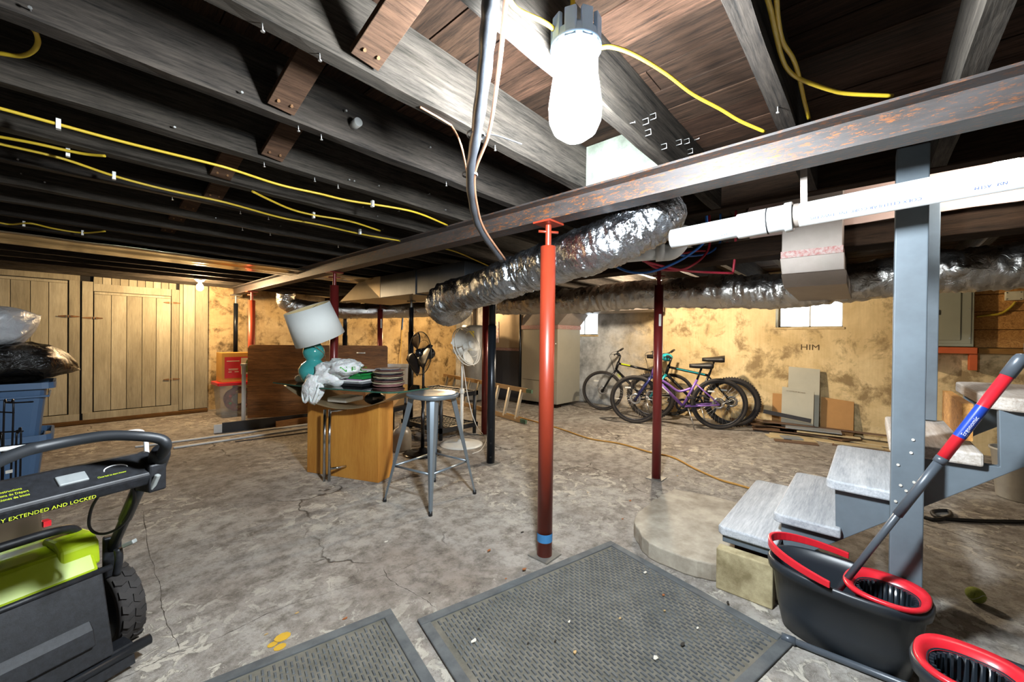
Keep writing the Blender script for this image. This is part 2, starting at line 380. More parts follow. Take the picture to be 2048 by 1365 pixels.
part('sill', MB().bx(-2.6, px2x(415), YD-.06, YD+.02, 0, .055), mSillW, pw, bevel=.012)
for k in range(6): plank(pw, -2.6+k*.24, -2.36+k*.24, .05, zt, i=k)
def shed_door(name, xs, z0, z1, hinges):
    d = link(name, MB().bx(xs[0]+.004, xs[-1]-.004, YD+.012, YD+.03, z0, z1).mesh(name), mGap); d['kind'] = 'structure'; MW[d.name] = Matrix.Identity(4)
    for i, (a, b) in enumerate(zip(xs[:-1], xs[1:])): plank(d, a, b, z0, z1-.035, YD-.006, .018, i)
    plank(d, xs[0], xs[-1], z1-.033, z1, YD-.006, .02, 1, 'top_rail')
    for hx, hz, s in hinges:
        m = MB(); m.prism([(-.10, -.006), (-.02, -.014), (-.02, .014), (-.10, .006)], (0, -.005, 0), (hx, YD-.016, hz), (s, 0, 0), (0, 0, 1))
        m.prism([(.02, -.014), (.085, -.005), (.085, .005), (.02, .014)], (0, -.005, 0), (hx, YD-.016, hz), (s, 0, 0), (0, 0, 1)); m.cyl((hx, YD-.02, hz-.016), (hx, YD-.02, hz+.016), .007, n=8)
        part('hinge', m, mHinge, d)
    return d
shed_door('door_1', [px2x(p) for p in (187.5, 222, 253, 284, 312, 341.5)], .155, 1.735, [(px2x(187), YP(172, 636, YD).z, 1), (px2x(342), YP(341, 606, YD).z, -1), (px2x(342), YP(341, 759, YD).z, -1)])
shed_door('door_2', [px2x(p) for p in (-45, -12, 20, 60, 97, 135)], .15, 1.85, [(px2x(136), YP(136, 633, YD).z, -1)])

# ---- ceiling: boards above the joists
mBoard = [WOOD('ceiling_board_%d' % i, a, b, 'Y', .8, .9, .4, c3) for i, (a, b, c3) in enumerate((('#0b0705', '#3f2e22', '#8a7a70'), ('#0f0a07', '#4a3528', '#7c6a60'), ('#090604', '#35261c', '#908279')))]
mJoist = [WOOD('joist_%d' % i, a, b, 'X', .85, .8, .45, '#9a948c') for i, (a, b) in enumerate((('#121110', '#47413a'), ('#161513', '#4d4740'), ('#100f0f', '#3f3933')))]
mOldB = WOOD('old_timber', '#140e09', '#33251a', 'Y', .85, .8, .5)
ceil = struct('ceiling', MB().bx(X0, XW+.1, Y0, YW+.1, JT+.027, JT+.06), mGap)
x = X0; k = 0
while x < XW:
    w = random.choice((.13, .14, .15, .165)); y = Y0-random.random()*.8
    while y < YW:
        L = random.choice((3.0, 3.6, 4.3)); y1 = min(YW, y+L)
        if y1 > Y0:
            dz = random.uniform(-.003, .002)
            part('board', MB().bx(x+.0025, min(XW, x+w)-.0025, max(Y0, y)+.002, y1-.002, JT+dz, JT+.025), mBoard[k % 3], ceil)
        y += L; k += 1
    x += w
def joist(parent, x0, x1, y0, th, z0, z1, i, amp=.004, name='joist', mat=None):
    n = max(4, int((x1-x0)/.09)); m = MB(); vs = []
    for j in range(n+1):
        x = x0+(x1-x0)*j/n
        for q, (yy, zz) in enumerate(((y0, z0), (y0+th, z0), (y0+th, z1), (y0, z1))):
            vs.append((x, yy+amp*nz((x*3, i*7.1, q*3.3)), zz+(amp*1.5*nz((x*5, i*3.7, q*5.1+9)) if q < 2 else 0)))
    fs = [(j*4+a, j*4+(a+1) % 4, j*4+4+(a+1) % 4, j*4+4+a) for j in range(n) for a in range(4)]+[(3, 2, 1, 0), (n*4, n*4+1, n*4+2, n*4+3)]
    m.add(vs, fs); return part(name, m, mat or mJoist[i % 3], parent)
JY = [.205+.432*k for k in range(-5, 18)]
OPEN_Y = .80                                    # stair opening: joists trimmed for y below this
for k, y in enumerate(JY):
    if y > YW-.05: continue
    if y < OPEN_Y:
        joist(ceil, X0, 2.46, y, .05, JB, JT, k); joist(ceil, 3.30, XW, y, .05, JB, JT, k)
    else: joist(ceil, X0, XW, y, .05, JB, JT, k)
# header of the stair opening, drywall on the far side, old girder on the second row of posts
joistm = MB().bx(2.46, 2.54, Y0, OPEN_Y+.05, JB-.005, JT); part('stair_header', joistm, mOldB, ceil, bevel=.006)
mDry = M('pink_drywall', '#c0a59a', .85, 0, .06, 6, .1)
dwm = MB(); yy = XP(1500, 450, 3.2).y; pts = [(Y0, 1.905)]; n = 26
for i in range(n+1): pts.append((Y0+(yy-Y0)*i/n, 1.905+.008*nz((i*1.7, 3, 1))))
pts += [(yy+.02, 1.95), (yy-.01, 2.0), (yy+.03, 2.06), (yy, JT), (Y0, JT)]
dwm.prism(pts[1:], (.013, 0, 0), (3.2, 0, 0), (0, 1, 0), (0, 0, 1)); part('drywall', dwm, mDry, ceil)
one('timber_girder', MB().bx(3.25, 3.45, Y0, YW, 1.777, JB-.02), mOldB, 'dark old timber girder running along the second row of posts', 'beam', bevel=.008)
# bridging boards nailed between the joists, one leaning set
mBr = WOOD('bridging', '#2b2019', '#5b4434', 'X', .85, 1.2, .4)
for (px, py), k in (((728, 140), 2), ((561, 216), 3), ((543, 314), 4), ((440, 357), 5), ((425, 395), 6), ((375, 418), 7), ((352, 440), 8), ((335, 463), 9)):
    y0 = .205+.432*k-.013; b = YP(px, py, y0); a = Vector((b.x+.04, y0-.36, JT-.015)); b.z = max(b.z, JB+.02); m = MB()
    m.bar(a, b, .085, .022, up=(0, .5, 1)); o = part('bridging', m, mBr, ceil, bevel=.002); nm = MB(); d = (b-a).normalized(); nn = Vector((0, -.6, -.8))
    for s in (-.02, .02): nm.cyl(b-d*.03+Vector((s, 0, 0)), b-d*.03+Vector((s, 0, 0))+nn*.017, .005, n=6)
    part('nail', nm, mHinge, o)
# nails and staples left in the joists
mNail = M('galvanised', '#c9c9c6', .35, .9, .1); nm = MB()
for i in range(26):
    k = random.randint(0, 7); x = random.uniform(-.2, 1.6); y = .205+.432*k; z = random.uniform(JB+.01, JB+.12)
    nm.cyl((x, y+.002, z), (x, y-.018, z-.002), .0016, n=5); nm.cyl((x, y-.017, z-.002), (x, y-.019, z-.002), .004, n=6)
for i in range(16):
    k = random.randint(0, 7); x = random.uniform(.2, 1.6); y = .205+.432*k+.025; nm.cyl((x, y, JB+.005), (x+.002, y, JB-.018), .0018, n=5); nm.cyl((x+.002, y, JB-.017), (x+.002, y, JB-.02), .005, n=6)
for px, py in ((1285, 240), (1290, 262), (1322, 290), (1352, 282), (1368, 280), (1388, 272), (1375, 300), (1300, 230)):
    p = YP(px, py, .637); nm.tube([p+Vector((0, .003, 0)), p+Vector((0, -.022, 0)), p+Vector((.004, -.022, -.018)), p+Vector((.004, .003, -.018))], .0018, 5)
part('nails', nm, mNail, ceil, kind='stuff')
pst = YP(706, 252, 1.501); part('pipe_stub', MB().cyl(pst+Vector((0, .01, 0)), pst+Vector((0, -.045, 0)), .016, n=16), mNail, ceil)
# pale plastered block seen between two joists past the lamp
part('block', MB().bx(1.72, 1.76, .70, 1.065, JB+.01, JT), M('pale_block', '#82887c', .8, 0, 0, 10, .3, '#5f655a'), ceil)

# ================================================================ STEEL BEAM AND POSTS
mRust = mat_rust()
def ibeam(x0, w, y0, y1, z0, z1, tf=.009, tw=.008):
    xc = x0+w/2; prof = [(x0, z0), (x0+w, z0), (x0+w, z0+tf), (xc+tw/2, z0+tf+.006), (xc+tw/2, z1-tf-.006), (x0+w, z1-tf), (x0+w, z1), (x0, z1), (x0, z1-tf), (xc-tw/2, z1-tf-.006), (xc-tw/2, z0+tf+.006), (x0, z0+tf)]
    return MB().prism(prof, (0, y1-y0, 0), (0, y0, 0), (1, 0, 0), (0, 0, 1))
one('steel_beam', ibeam(XB, .105, Y0, 7.5, BB, BT-.002), mRust, 'long rusty steel I-beam carrying the joists across the cellar', 'beam')
mRed = M('red_oxide', '#88301c', .38, .1, .12, 6, .05); mDRed = M('dark_red_paint', '#6e2422', .3, .1, .15, 6, .05); mOrR = M('orange_red_paint', '#b5482a', .4, .1, .12, 6)
mBlk = M('black_steel', '#22262c', .32, .5, .2, 8); mPlate = M('plate_steel', '#8c8a84', .5, .6, .2, 12)
def post(x, y, top, mat, label, r=.04, scr=.13, tape=False, wide=True, plate=True, holes=False, sleeve=0.0, base=0.0, sticker=None):
    t = thing('support_post', label, 'post', (x, y, base)); z1 = top-scr
    tb = MB()
    if sleeve: tb.cyl((x, y, base+.008), (x, y, sleeve), r, n=24); tb.cyl((x, y, sleeve-.001), (x, y, z1), r*.84, n=24)
    else: tb.cyl((x, y, base+.008), (x, y, z1), r, n=28)
    tube = part('tube', tb, mat, t)
    sc = MB()
    n = int(scr/.007); path = []
    for i in range(n*2+1): path.append((x, y, z1+(scr-.012)*i/(n*2)))
    sc.tube(path, lambda s, a: .0155+(.0018 if int(round(s*n*2)) % 2 else 0), 14); part('screw', sc, mat if mat is not mBlk else mPlate, t)
    part('top_plate', MB().box((x, y, top-.006), (.1 if not wide else .13, .11, .010)), mat if mat is not mBlk else mPlate, t)
    part('base_plate', MB().box((x, y, base+.004), (.13, .13, .008)), mPlate, t)
    if plate:
        hb = MB(); d = Vector((.8, -.6, 0)); c = Vector((x, y, top-.05)); hb.cyl(c-d*.055, c+d*.055, .007, n=10); part('turn_bar', hb, mat if mat is not mBlk else mPlate, t)
    if tape: part('tape', MB().tube([(x, y, .085), (x, y, .13)], r+.0012, 28, False), M('blue_tape', '#3f7fb3', .6), t, 'blue painter tape')
    if holes:
        hm = MB()
        for z in (.07, .2, .33, .6): hm.cyl((x-r*.62, y-r*.62, z), (x-r*.735, y-r*.735, z), .009, n=10)
        part('bolt_hole', hm, mGap, tube)
    if sticker:
        a = math.atan2(-y, -x); m = MB(); z0, z1s = sticker
        m.grid(lambda u, v: (x+(r+.001)*math.cos(a+.1+.55*u), y+(r+.001)*math.sin(a+.1+.55*u), z0+(z1s-z0)*v), 5, 1); part('sticker', m, M('paper_label', '#d9d5cc', .7), tube)
    return t
xb = XB+.0525
post(xb, 1.305, BB, mRed, 'bright red-oxide steel post in the foreground with blue tape at its foot', tape=True, r=.041)
post(xb, XP(668, 682, xb).y, BB, mDRed, 'dark red post under the steel beam behind the table lamp', sleeve=0)
post(xb, XP(503, 682, xb).y, BB, mOrR, 'orange-red post near the far end of the beam behind the plywood sheet', r=.043)
post(xb, 7.38, BB, mBlk, 'black telescopic post under the far end of the steel beam', r=.036, sleeve=.9)
post(3.35, 1.345, 1.777, mDRed, 'dark red post standing in front of the bicycles', r=.037, sticker=(1.3, 1.4))
post(2.66, 2.65, 1.745, mBlk, 'black post with bolt holes beside the white fan', r=.038, sleeve=1.3, holes=True)
post(3.40, 3.50, 1.777, mDRed, 'dark red post right behind the black post near the ladder', r=.04)
def bylat(px, d): p = DP(px, 682, d); return p.x, p.y
q = bylat(690, 6.4); post(q[0], q[1], 1.74, mBlk, 'far black post showing above the plywood sheet', r=.038, sleeve=1.2)
q = bylat(760, 6.2); post(q[0], q[1], 1.74, mDRed, 'far dark red post with a white sticker against the back wall', r=.04, sticker=(1.32, 1.46))
q = bylat(822, 5.2); post(q[0], q[1], 1.70, mBlk, 'tall black post behind the black fan', r=.036, sleeve=1.25)

# ================================================================ LAMPS
mLampB = M('lamp_blue_plastic', '#a3c3e6', .4, 0, .1); mWhiteP = M('white_plastic', '#dedede', .45, 0, .06)
lp = DP(1151, 150, 1.03)
t = thing('ceiling_lamp', 'bright white glass jar lamp with blue finned collar hanging from the joist', 'lamp', (lp.x, lp.y, 1.93))
lx, ly = lp.x, lp.y
bulb = MB().lathe([(.0, 1.695), (.03, 1.70), (.054, 1.718), (.066, 1.745), (.068, 1.78), (.063, 1.82), (.057, 1.86), (.056, 1.90), (.056, 1.917), (.0, 1.918)], 28, (lx, ly, 0))
part('globe', bulb, EMIT('led_white', (.86, .94, 1.0), MAIN_LAMP), t, 'glowing white globe')
part('collar', MB().lathe([(.0, 1.918), (.060, 1.918), (.066, 1.93), (.062, 1.955), (.03, 1.985), (.0, 1.985)], 28, (lx, ly, 0)), mLampB, t)
for k in range(9):
    a = 2*PI*k/9; c = Vector((lx+math.cos(a)*.058, ly+math.sin(a)*.058, 1.958)); part('fin', MB().box(c, (.012, .030, .075), a), mLampB, t, bevel=.003)
cm = MB().tube(catmull([(lx, ly, 1.985), (lx+.005, ly+.01, 2.02), (lx+.01, ly+.02, 2.09), (lx+.01, ly+.02, JT)]), .007, 8); part('cord', cm, M('yellow_cable', '#b99c26', .5, 0, .1), t)
mYel = MC['yellow_cable']
def warm(pos, label, st=WARM_BULB, col=(1.0, .69, .37), top=None):
    t = thing('light_bulb', label, 'light bulb', (pos[0], pos[1], JB))
    x, y, z = pos
    part('glass', MB().lathe([(0, z-.055), (.018, z-.052), (.034, z-.035), (.040, z-.012), (.036, z+.012), (.022, z+.035), (.014, z+.05), (0, z+.052)], 20, (x, y, 0)), EMIT('warm_glow_%d' % int(x*100), col, st), t, 'glowing warm bulb')
    part('socket', MB().lathe([(.0, z+.05), (.017, z+.05), (.022, z+.06), (.045, z+.075), (.05, z+.088), (.05, z+.092), (0, z+.092)], 20, (x, y, 0)), M('porcelain', '#d8d4ca', .3), t)
    part('bracket', MB().bx(x-.055, x+.055, y-.055, y+.055, z+.092, (top or JB)+.006), mPlate, t)
b2 = YP(400, 570, 6.71)
warm((b2.x, b2.y, 1.83), 'bare warm bulb glowing near the plank wall', st=WARM_BULB*1.15)
warm((5.05, 6.278, 1.80), 'bare warm bulb hidden behind the foil ducts by the golden back wall')
warm((4.80, 1.958, 1.82), 'added warm bulb, unseen behind the long foil duct, brightening the bicycle wall', st=WARM_BULB*1.7, col=(1.0, .83, .62))  # added light, kept out of view, to brighten the right wall and breaker panel
warm((2.87, -.45, 2.03), 'small white bulb up in the stairwell hidden behind the header', st=WARM_BULB*.16, col=(1.0, .93, .84), top=JT)
# ================================================================ DUCTS AND PIPES
mFoil = FOIL('duct_foil'); mFoil2 = FOIL('duct_foil_dull', '#c2bfba', .28, 20); mGalv = M('galvanised_sheet', '#988d84', .5, .35, .15, 7, .05); mPan2 = M('galvanised_panning', '#b3a78f', .2, .95, .15, 3)
mTan = M('duct_tan_sheet', '#b7a27c', .5, .3, .12, 6); mDarkS = M('duct_dark_sheet', '#4a4f55', .4, .6, .2, 6); mTape = M('foil_tape', '#a89c94', .5, .2, .2, 60, 0, '#9a5a56')
def flex(name, label, pts, r, mat, amp=.06, n=44, k=14, wr=1.0, cat='duct', group=None, bands=()):
    P = catmull(pts, int(k*1.8)); L = sum((a-b).length for a, b in zip(P[:-1], P[1:])); sd = random.random()*50
    def rad(t, a):
        ca, sa = math.cos(a), math.sin(a)
        w = abs(noise.noise(Vector((t*L*34*wr, ca*1.0+sd, sa*1.0))))*1.1+noise.noise(Vector((t*L*46*wr, ca*2.8+sd, sa*2.8)))*.45+noise.noise(Vector((t*L*9, ca*2.2+sd, sa*2.2)))*.8+abs(noise.noise(Vector((t*L*14+ca*3, sa*3+sd, sd))))*.7
        pinch = sum(-.16*math.exp(-((t-b)*L/.025)**2) for b in bands)
        return r*(1+amp*w+pinch)
    t = thing(name, label, cat, P[0], 0, group)
    part('foil_sleeve', MB().tube(P, rad, n), mat, t)
    for b in bands:
        i = int(b*(len(P)-1)); d = (P[min(i+1, len(P)-1)]-P[max(0, i-1)]).normalized(); part('strap', MB().tube([P[i]-d*.008, P[i]+d*.008], r*.9, 30, False), mFoil, t)
    return t
flex('flexible_duct', 'big shiny foil duct slung under the steel beam beside the red post', [DP(1330, 412, 2.08), DP(1290, 445, 2.06), DP(1205, 492, 2.16), DP(1120, 520, 2.42), DP(1065, 540, 2.62), DP(1010, 560, 2.8), DP(950, 582, 3.1), DP(905, 592, 3.4), DP(880, 605, 3.55)], .128, mFoil, .13, 56, 20, bands=(.56,))
flex('flexible_duct', 'foil elbow duct hanging at the end of the big foil duct', [DP(872, 596, 3.6), DP(880, 622, 3.62), DP(905, 628, 3.75), DP(925, 612, 3.95), DP(930, 590, 4.1)], .105, mFoil, .09, 44, 12)
d2 = [(4.0, 3.75, 1.66), (3.96, 3.3, 1.645), (3.95, 2.5, 1.63), (3.95, 1.9, 1.65), (3.95, 1.1, 1.63), (3.95, .5, 1.60), (3.95, -.2, 1.66), (3.95, -.8, 1.67), (3.96, -1.6, 1.68), (3.96, -2.6, 1.69)]
flex('flexible_duct', 'long crumpled foil duct hanging along the bicycle wall below the girder', d2, .138, mFoil2, .12, 44, 26, .7, bands=(.27, .38, .60, .66))
flex('flexible_duct', 'dusty foil duct running along the back wall behind the lamp', [DP(572, 585, 5.7), DP(575, 606, 5.75), DP(610, 618, 5.9), DP(690, 622, 6.2), DP(760, 622, 6.4), DP(850, 620, 6.6), DP(930, 612, 6.7)], .115, mFoil2, .1, 36, 14)
flex('flexible_duct', 'short foil duct crossing in front of the furnace plenum', [DP(975, 606, 6.0), DP(1000, 612, 6.0), DP(1040, 612, 6.0), DP(1080, 606, 6.0), DP(1130, 600, 6.0)], .12, mFoil2, .1, 36, 14)
# sheet metal drop
y0, y1 = .13, .425
t = thing('sheet_metal_duct', 'square sheet-metal duct drop with red printed foil tape above the long duct', 'duct', (3.08, .28, 1.5))
part('body', MB().bx(3.0, 3.17, y0, y1, 1.73, JT), mGalv, t, bevel=.003)
part('tape', MB().bx(2.996, 3.174, y0-.004, y1+.004, 1.70, 1.745), mTape, t)
m = MB(); m.prism([(y0-.01, 1.70), (y1+.005, 1.70), (y1-.005, 1.60), (y0-.012, 1.60)], (.22, 0, 0), (2.975, 0, 0), (0, 1, 0), (0, 0, 1)); part('boot', m, mGalv, t, bevel=.003)
m = MB(); m.prism([(2.985, 1.60), (3.2, 1.60), (3.85, 1.60), (3.85, 1.50), (3.1, 1.53)], (0, y1-y0+.02, 0), (0, y0-.02, 0), (1, 0, 0), (0, 0, 1)); part('elbow', m, mGalv, t, bevel=.004)
# dark trunk with a tan flared end
t = thing('sheet_metal_duct', 'dark sheet-metal trunk duct with tan flared end under the joists', 'duct', (2.75, 4.2, 1.67))
part('trunk', MB().bx(2.53, 3.15, 2.9, 4.45, 1.66, 1.92), mDarkS, t, bevel=.003)
m = MB(); A = [(2.53, 4.46, 1.66), (2.53, 4.46, 1.92), (3.15, 4.46, 1.66), (3.15, 4.46, 1.92)]; B = [(2.36, 5.15, 1.64), (2.5, 4.85, 1.925), (3.1, 5.15, 1.64), (3.1, 4.85, 1.925)]
m.add(A+B, [(0, 1, 5, 4), (2, 6, 7, 3), (0, 4, 6, 2), (1, 3, 7, 5), (4, 5, 7, 6), (0, 2, 3, 1)]); part('flared_end', m, mTan, t)
part('collar', MB().bx(2.52, 3.16, 3.70, 3.74, 1.65, 1.925), mDarkS, t)
# panned galvanised duct between joists by the plank wall
m = MB(); n = 30
m.grid(lambda u, v: (X0+.3+(2.4-X0)*u, 4.60+.62*v, 1.905-.018*math.sin(v*PI)-.006*nz((u*18, v*4, 2))-.006*math.sin(v*PI*6)), 60, 12)
one('sheet_metal_duct', m, mPan2, 'flat galvanised duct panel reflecting the warm bulb under the joists', 'duct', solid=.004)

# PVC drain
mPVC = M('pvc_white', '#cfd2d2', .28, 0, .04, 3); mInk = M('blue_ink', '#2c52a0', .6)
XPV = 1.92
def pz(y): return 1.697-.035*(y+.35)/1.07*1.0
t = thing('drain_pipe', 'thick white plastic drain pipe crossing in front of the grey stair post', 'pipe', (XPV, 0, 1.62))
part('pipe', MB().tube([(XPV, y, pz(y)) for y in (-2.2, -1.2, .24)], .0450, 36), mPVC, t)
part('coupling', MB().tube([(XPV, .235, pz(.235)), (XPV, .262, pz(.26))], .058, 36), mPVC, t, bevel=.003)
part('hub', MB().tube([(XPV, .255, pz(.25)), (XPV, .43, pz(.43))], .0520, 36), mPVC, t, bevel=.003)
part('gasket', MB().tube([(XPV, .318, pz(.318)), (XPV, .323, pz(.323))], .0528, 36), M('rubber_black', '#1b1b1c', .7), t)
part('pipe', MB().tube([(XPV, .42, pz(.42)), (XPV, .60, pz(.6)), (XPV, .71, pz(.71))], .0447, 36), mPVC, t)
def on_pipe(x, y, yy0, ang0, r=.0455):
    yw = yy0+x; a = R(ang0)+y/r          # lettering reads upside down, on the lower camera side
    return (XPV-r*math.cos(a), yw, pz(yw)+r*math.sin(a)*-1)
text('COEX CELLULAR CORE  PVC-DWV PIPE', .017, mInk, t, lambda x, y: on_pipe(x, y, -.12, 34))
text('NSF  ASTM', .014, mInk, t, lambda x, y: on_pipe(x, y, -.30, 34))
text('CORE PVC-DWV', .015, mInk, t, lambda x, y: on_pipe(x, y, .44, 36))
st = MB().bar(XP(1606, 340, XPV)+Vector((0, 0, .1)), (XPV, XP(1608, 400, XPV).y, pz(.2)+.04), .003, .022, up=(0, 1, 0)); part('hanger_strap', st, mGalv, t)
part('hanger_ring', MB().tube([(XPV, .215, pz(.2)), (XPV, .232, pz(.2))], .0462, 32, False), mGalv, t)
t = thing('drain_elbow', 'grey-white plastic pipe elbow peeking out below the foil duct', 'pipe', DP(1330, 505, 2.5))
a, b, c = DP(1245, 512, 2.6), DP(1322, 505, 2.5), DP(1352, 480, 2.55)
part('pipe', MB().tube([a, b], .045, 28), mPVC, t); d = (b-a).normalized()
part('hub', MB().tube([b-d*.03, b+d*.025], .056, 28), mPVC, t); part('bend', MB().tube(catmull([b, b+d*.06, b+d*.10+Vector((.02, 0, .05)), b+d*.11+Vector((.05, 0, .14))], 6), .053, 28), mPVC, t)
# PEX
mPR = M('pex_red', '#a5283b', .35, 0, .08); mPB = M('pex_blue', '#1e5fae', .35, 0, .08)
def cable(name, label, cat, pts, r, mat, k=8, n=8, group=None, rise=False):
    if rise: pts = [Vector((pts[0].x, pts[0].y, JT)), pts[0].lerp(Vector((pts[0].x, pts[0].y, JT)), .5)]+list(pts)
    return one(name, MB().tube(catmull(pts, k), r, n), mat, label, cat, group)
cable('water_tube', 'blue plastic water tube sagging under the foil duct and white pipe', 'tube', [DP(1412, 478, 2.55), DP(1375, 512, 2.6), DP(1330, 535, 2.65), DP(1290, 546, 2.7), DP(1255, 543, 2.8), DP(1225, 530, 2.9)], .0085, mPB, rise=True)
cable('water_tube', 'short blue plastic water tube behind the red tubes', 'tube', [DP(1440, 485, 3.0), DP(1420, 505, 3.0), DP(1385, 512, 3.0), DP(1350, 510, 3.0)], .008, mPB, rise=True)
cable('water_tube', 'dark red water tube sagging in a bow below the white pipe', 'tube', [DP(1418, 495, 2.95), DP(1400, 520, 2.95), DP(1370, 538, 2.95), DP(1340, 541, 2.95), DP(1310, 535, 3.0), DP(1285, 520, 3.0)], .0085, mPR, rise=True)
cable('water_tube', 'straight dark red water tube running across to the elbow fitting', 'tube', [DP(1285, 522, 2.9), DP(1330, 534, 2.9), DP(1380, 543, 2.9), DP(1466, 547, 2.92)], .0085, mPR)
cable('water_tube', 'vertical dark red water tube dropping to the elbow fitting', 'tube', [DP(1471, 475, 2.92), DP(1470, 510, 2.92), DP(1466, 545, 2.92)], .0085, mPR, rise=True)
cable('water_tube', 'upper dark red water tube with a white fitting at its end', 'tube', [DP(1365, 507, 3.05), DP(1400, 502, 3.05), DP(1455, 503, 3.05), DP(1454, 485, 3.05)], .0085, mPR)

# ================================================================ CABLES
mClip = M('clip_white', '#e3e3df', .5); mBlkR = M('black_rubber', '#1d1e20', .45, 0, .15); mCop = M('copper', '#b86f45', .35, .8, .2)
# refrigerant line set
t = thing('line_set', 'black insulated pipe bundle with copper line hanging down in front of the beam', 'pipe', DP(978, 10, .86))
ls = [DP(985, -30, .84)+Vector((-.02, 0, .19)), DP(987, -70, .85), DP(985, -30, .84), DP(978, 40, .9), DP(968, 150, 1.05), DP(952, 270, 1.3), DP(940, 350, 1.52), DP(946, 415, 1.78), DP(962, 462, 2.0), DP(1003, 520, 2.35)]
part('insulation', MB().tube(catmull(ls, 10), lambda s, a: (.0155+.004*math.sin(min(1, s*1.4)*PI)+.0012*math.sin(s*90)), 16), M('foam_black', '#3a3d42', .42, 0, .25, 14, .2), t)
part('copper_line', MB().tube(catmull([p+RT*.034*(1 if i < 6 else .4)*(.9+.1*max(0, i-2))+UP*.002 for i, p in enumerate(ls)], 10), .006, 10), M('white_copper', '#c08d6e', .4, .4, .2), t)
part('wire', MB().tube(catmull([p-FW*.024+RT*(.012*math.sin(i*2.1)) for i, p in enumerate(ls)], 10), .0022, 6), M('grey_wire', '#a9a7a8', .5), t)
for i in (5, 6): part('zip_tie', MB().tube([ls[i]-Vector((0, 0, .004)), ls[i]+Vector((0, 0, .004))], .03, 16, False), M('grey_wire', '#a9a7a8'), t)
part('loose_tail', MB().tube(catmull([ls[5]+RT*.02, ls[5]+RT*.06+UP*.0, ls[5]+RT*.15-UP*.03], 6), .0025, 6), mBlkR, t)
part('wire_drop', MB().tube(catmull([ZP(840, 214, 1.925), ZP(895, 246, 1.92), ZP(905, 255, 1.915), DP(922, 290, 1.32), ls[6]+RT*-.01], 6), .0035, 6), M('white_copper', '#c08d6e'), t)
CZ = 1.918
def ycable(label, pts, z=CZ, clips=(), r=.0058):
    P = [ZP(a, b, z if len(c) == 0 else c[0]) for a, b, *c in pts]
    t = thing('yellow_cable', label, 'cable', P[0]); part('sheath', MB().tube(catmull(P, 8), r, 8), mYel, t)
    for a, b in clips:
        p = ZP(a, b, z); part('clip', MB().box(p, (.012, .02, .035)), mClip, t)
    return t
ycable('long yellow cable clipped under the joists, the upper one on the left', [(-40, 208), (0, 217), (110, 247), (250, 285), (420, 327), (470, 341), (560, 370), (640, 388), (700, 402), (790, 416), (840, 428), (895, 451)], clips=[(117, 249), (745, 408)])
ycable('long bright yellow cable clipped under the joists, the lower one on the left', [(-40, 276), (0, 288), (120, 316), (228, 352), (330, 379), (450, 405), (560, 435), (640, 450), (720, 468), (800, 482)], clips=[(228, 352), (720, 464)])
ycable('short yellow cable between the two long ones on the left', [(-30, 268), (0, 274), (70, 287), (137, 302), (175, 309), (210, 312)], clips=[(136, 305)])
ycable('thin yellow cable dropping behind a joist towards the beam', [(505, 383), (535, 398), (580, 418), (625, 430), (700, 443), (760, 462)], clips=[(627, 431)])
ycable('faint yellow cable under the far joists near the plank wall', [(-20, 442), (20, 449), (60, 447), (110, 458), (165, 466), (210, 463)], clips=[(48, 448), (165, 466)])
ycable('yellow cable looped at the upper left corner between joists', [(-30, 104), (0, 107), (40, 112), (65, 103), (76, 85), (72, 66), (66, 58, 1.95)], z=1.97)
ycable('yellow cable running from the lamp to the steel beam', [(1196, 96, 1.96), (1225, 94, 1.965), (1270, 110, 1.985), (1330, 146, 2.0), (1385, 188, 2.0), (1440, 218, 1.99), (1480, 242, 1.97), (1530, 264, 1.945)])
ycable('yellow cable feeding the lamp from the joist on its left', [(1005, -30, 1.94), (1022, 5, 1.94), (1040, 22, 1.95), (1080, 40, 1.965), (1105, 56, 1.965), (1126, 80, 1.955)], r=.006)
ycable('yellow cable draped over the upper right joist and beam', [(1530, -20, 1.955), (1541, 20, 1.96), (1552, 70, 1.965), (1562, 110, 1.965), (1575, 138, 1.965), (1600, 158, 1.965), (1660, 180, 1.96), (1700, 188, 1.955), (1785, 192, 1.945)])
ycable('twisted yellow cable beside the upper right joist', [(1552, -20, 1.965), (1556, 40, 1.97), (1566, 85, 1.975), (1585, 115, 1.975), (1597, 150, 1.97), (1608, 200, 1.96), (1618, 238, 1.948)])
ycable('yellow cable crossing under the joists past the steel beam', [(880, 495), (915, 505), (950, 520), (985, 536)], z=1.9)

# ================================================================ STAIRS
mGreyP = M('grey_stair_paint', '#67727a', .5, 0, 0, 3, .15, '#565f66'); mTread = WOOD('worn_tread', '#8e939a', '#c4c7ca', 'X', .6, .5, .25); mWornT = WOOD('bare_tread', '#9a8c7c', '#cfc9c2', 'X', .65, .6, .25)
SX0, SX1 = 2.255, 3.03
TR = [(.55, .272), (.335, .372), (.139, .579), (-.062, .78), (-.318, .99), (-.534, 1.19), (-.74, 1.39)]
t = thing('staircase', 'grey painted wooden open staircase rising to the right', 'stairs', (2.58, -.1, 0))
for i, (y, z) in enumerate(TR):
    dep = .25 if i < 4 else .27; th = .042 if i < 3 else .05; c = .055 if i in (3, 4) else .02
    xn = SX0-.03 if i else 2.135; poly = [(xn, y-dep), (xn, y-c), (xn+c, y), (SX1-c, y), (SX1, y-c), (SX1, y-dep)]
    m = MB(); m.prism(poly, (0, 0, th), (0, 0, z-th)); part('tread', m, mWornT if i in (3, 4) else mTread, t, bevel=.008)
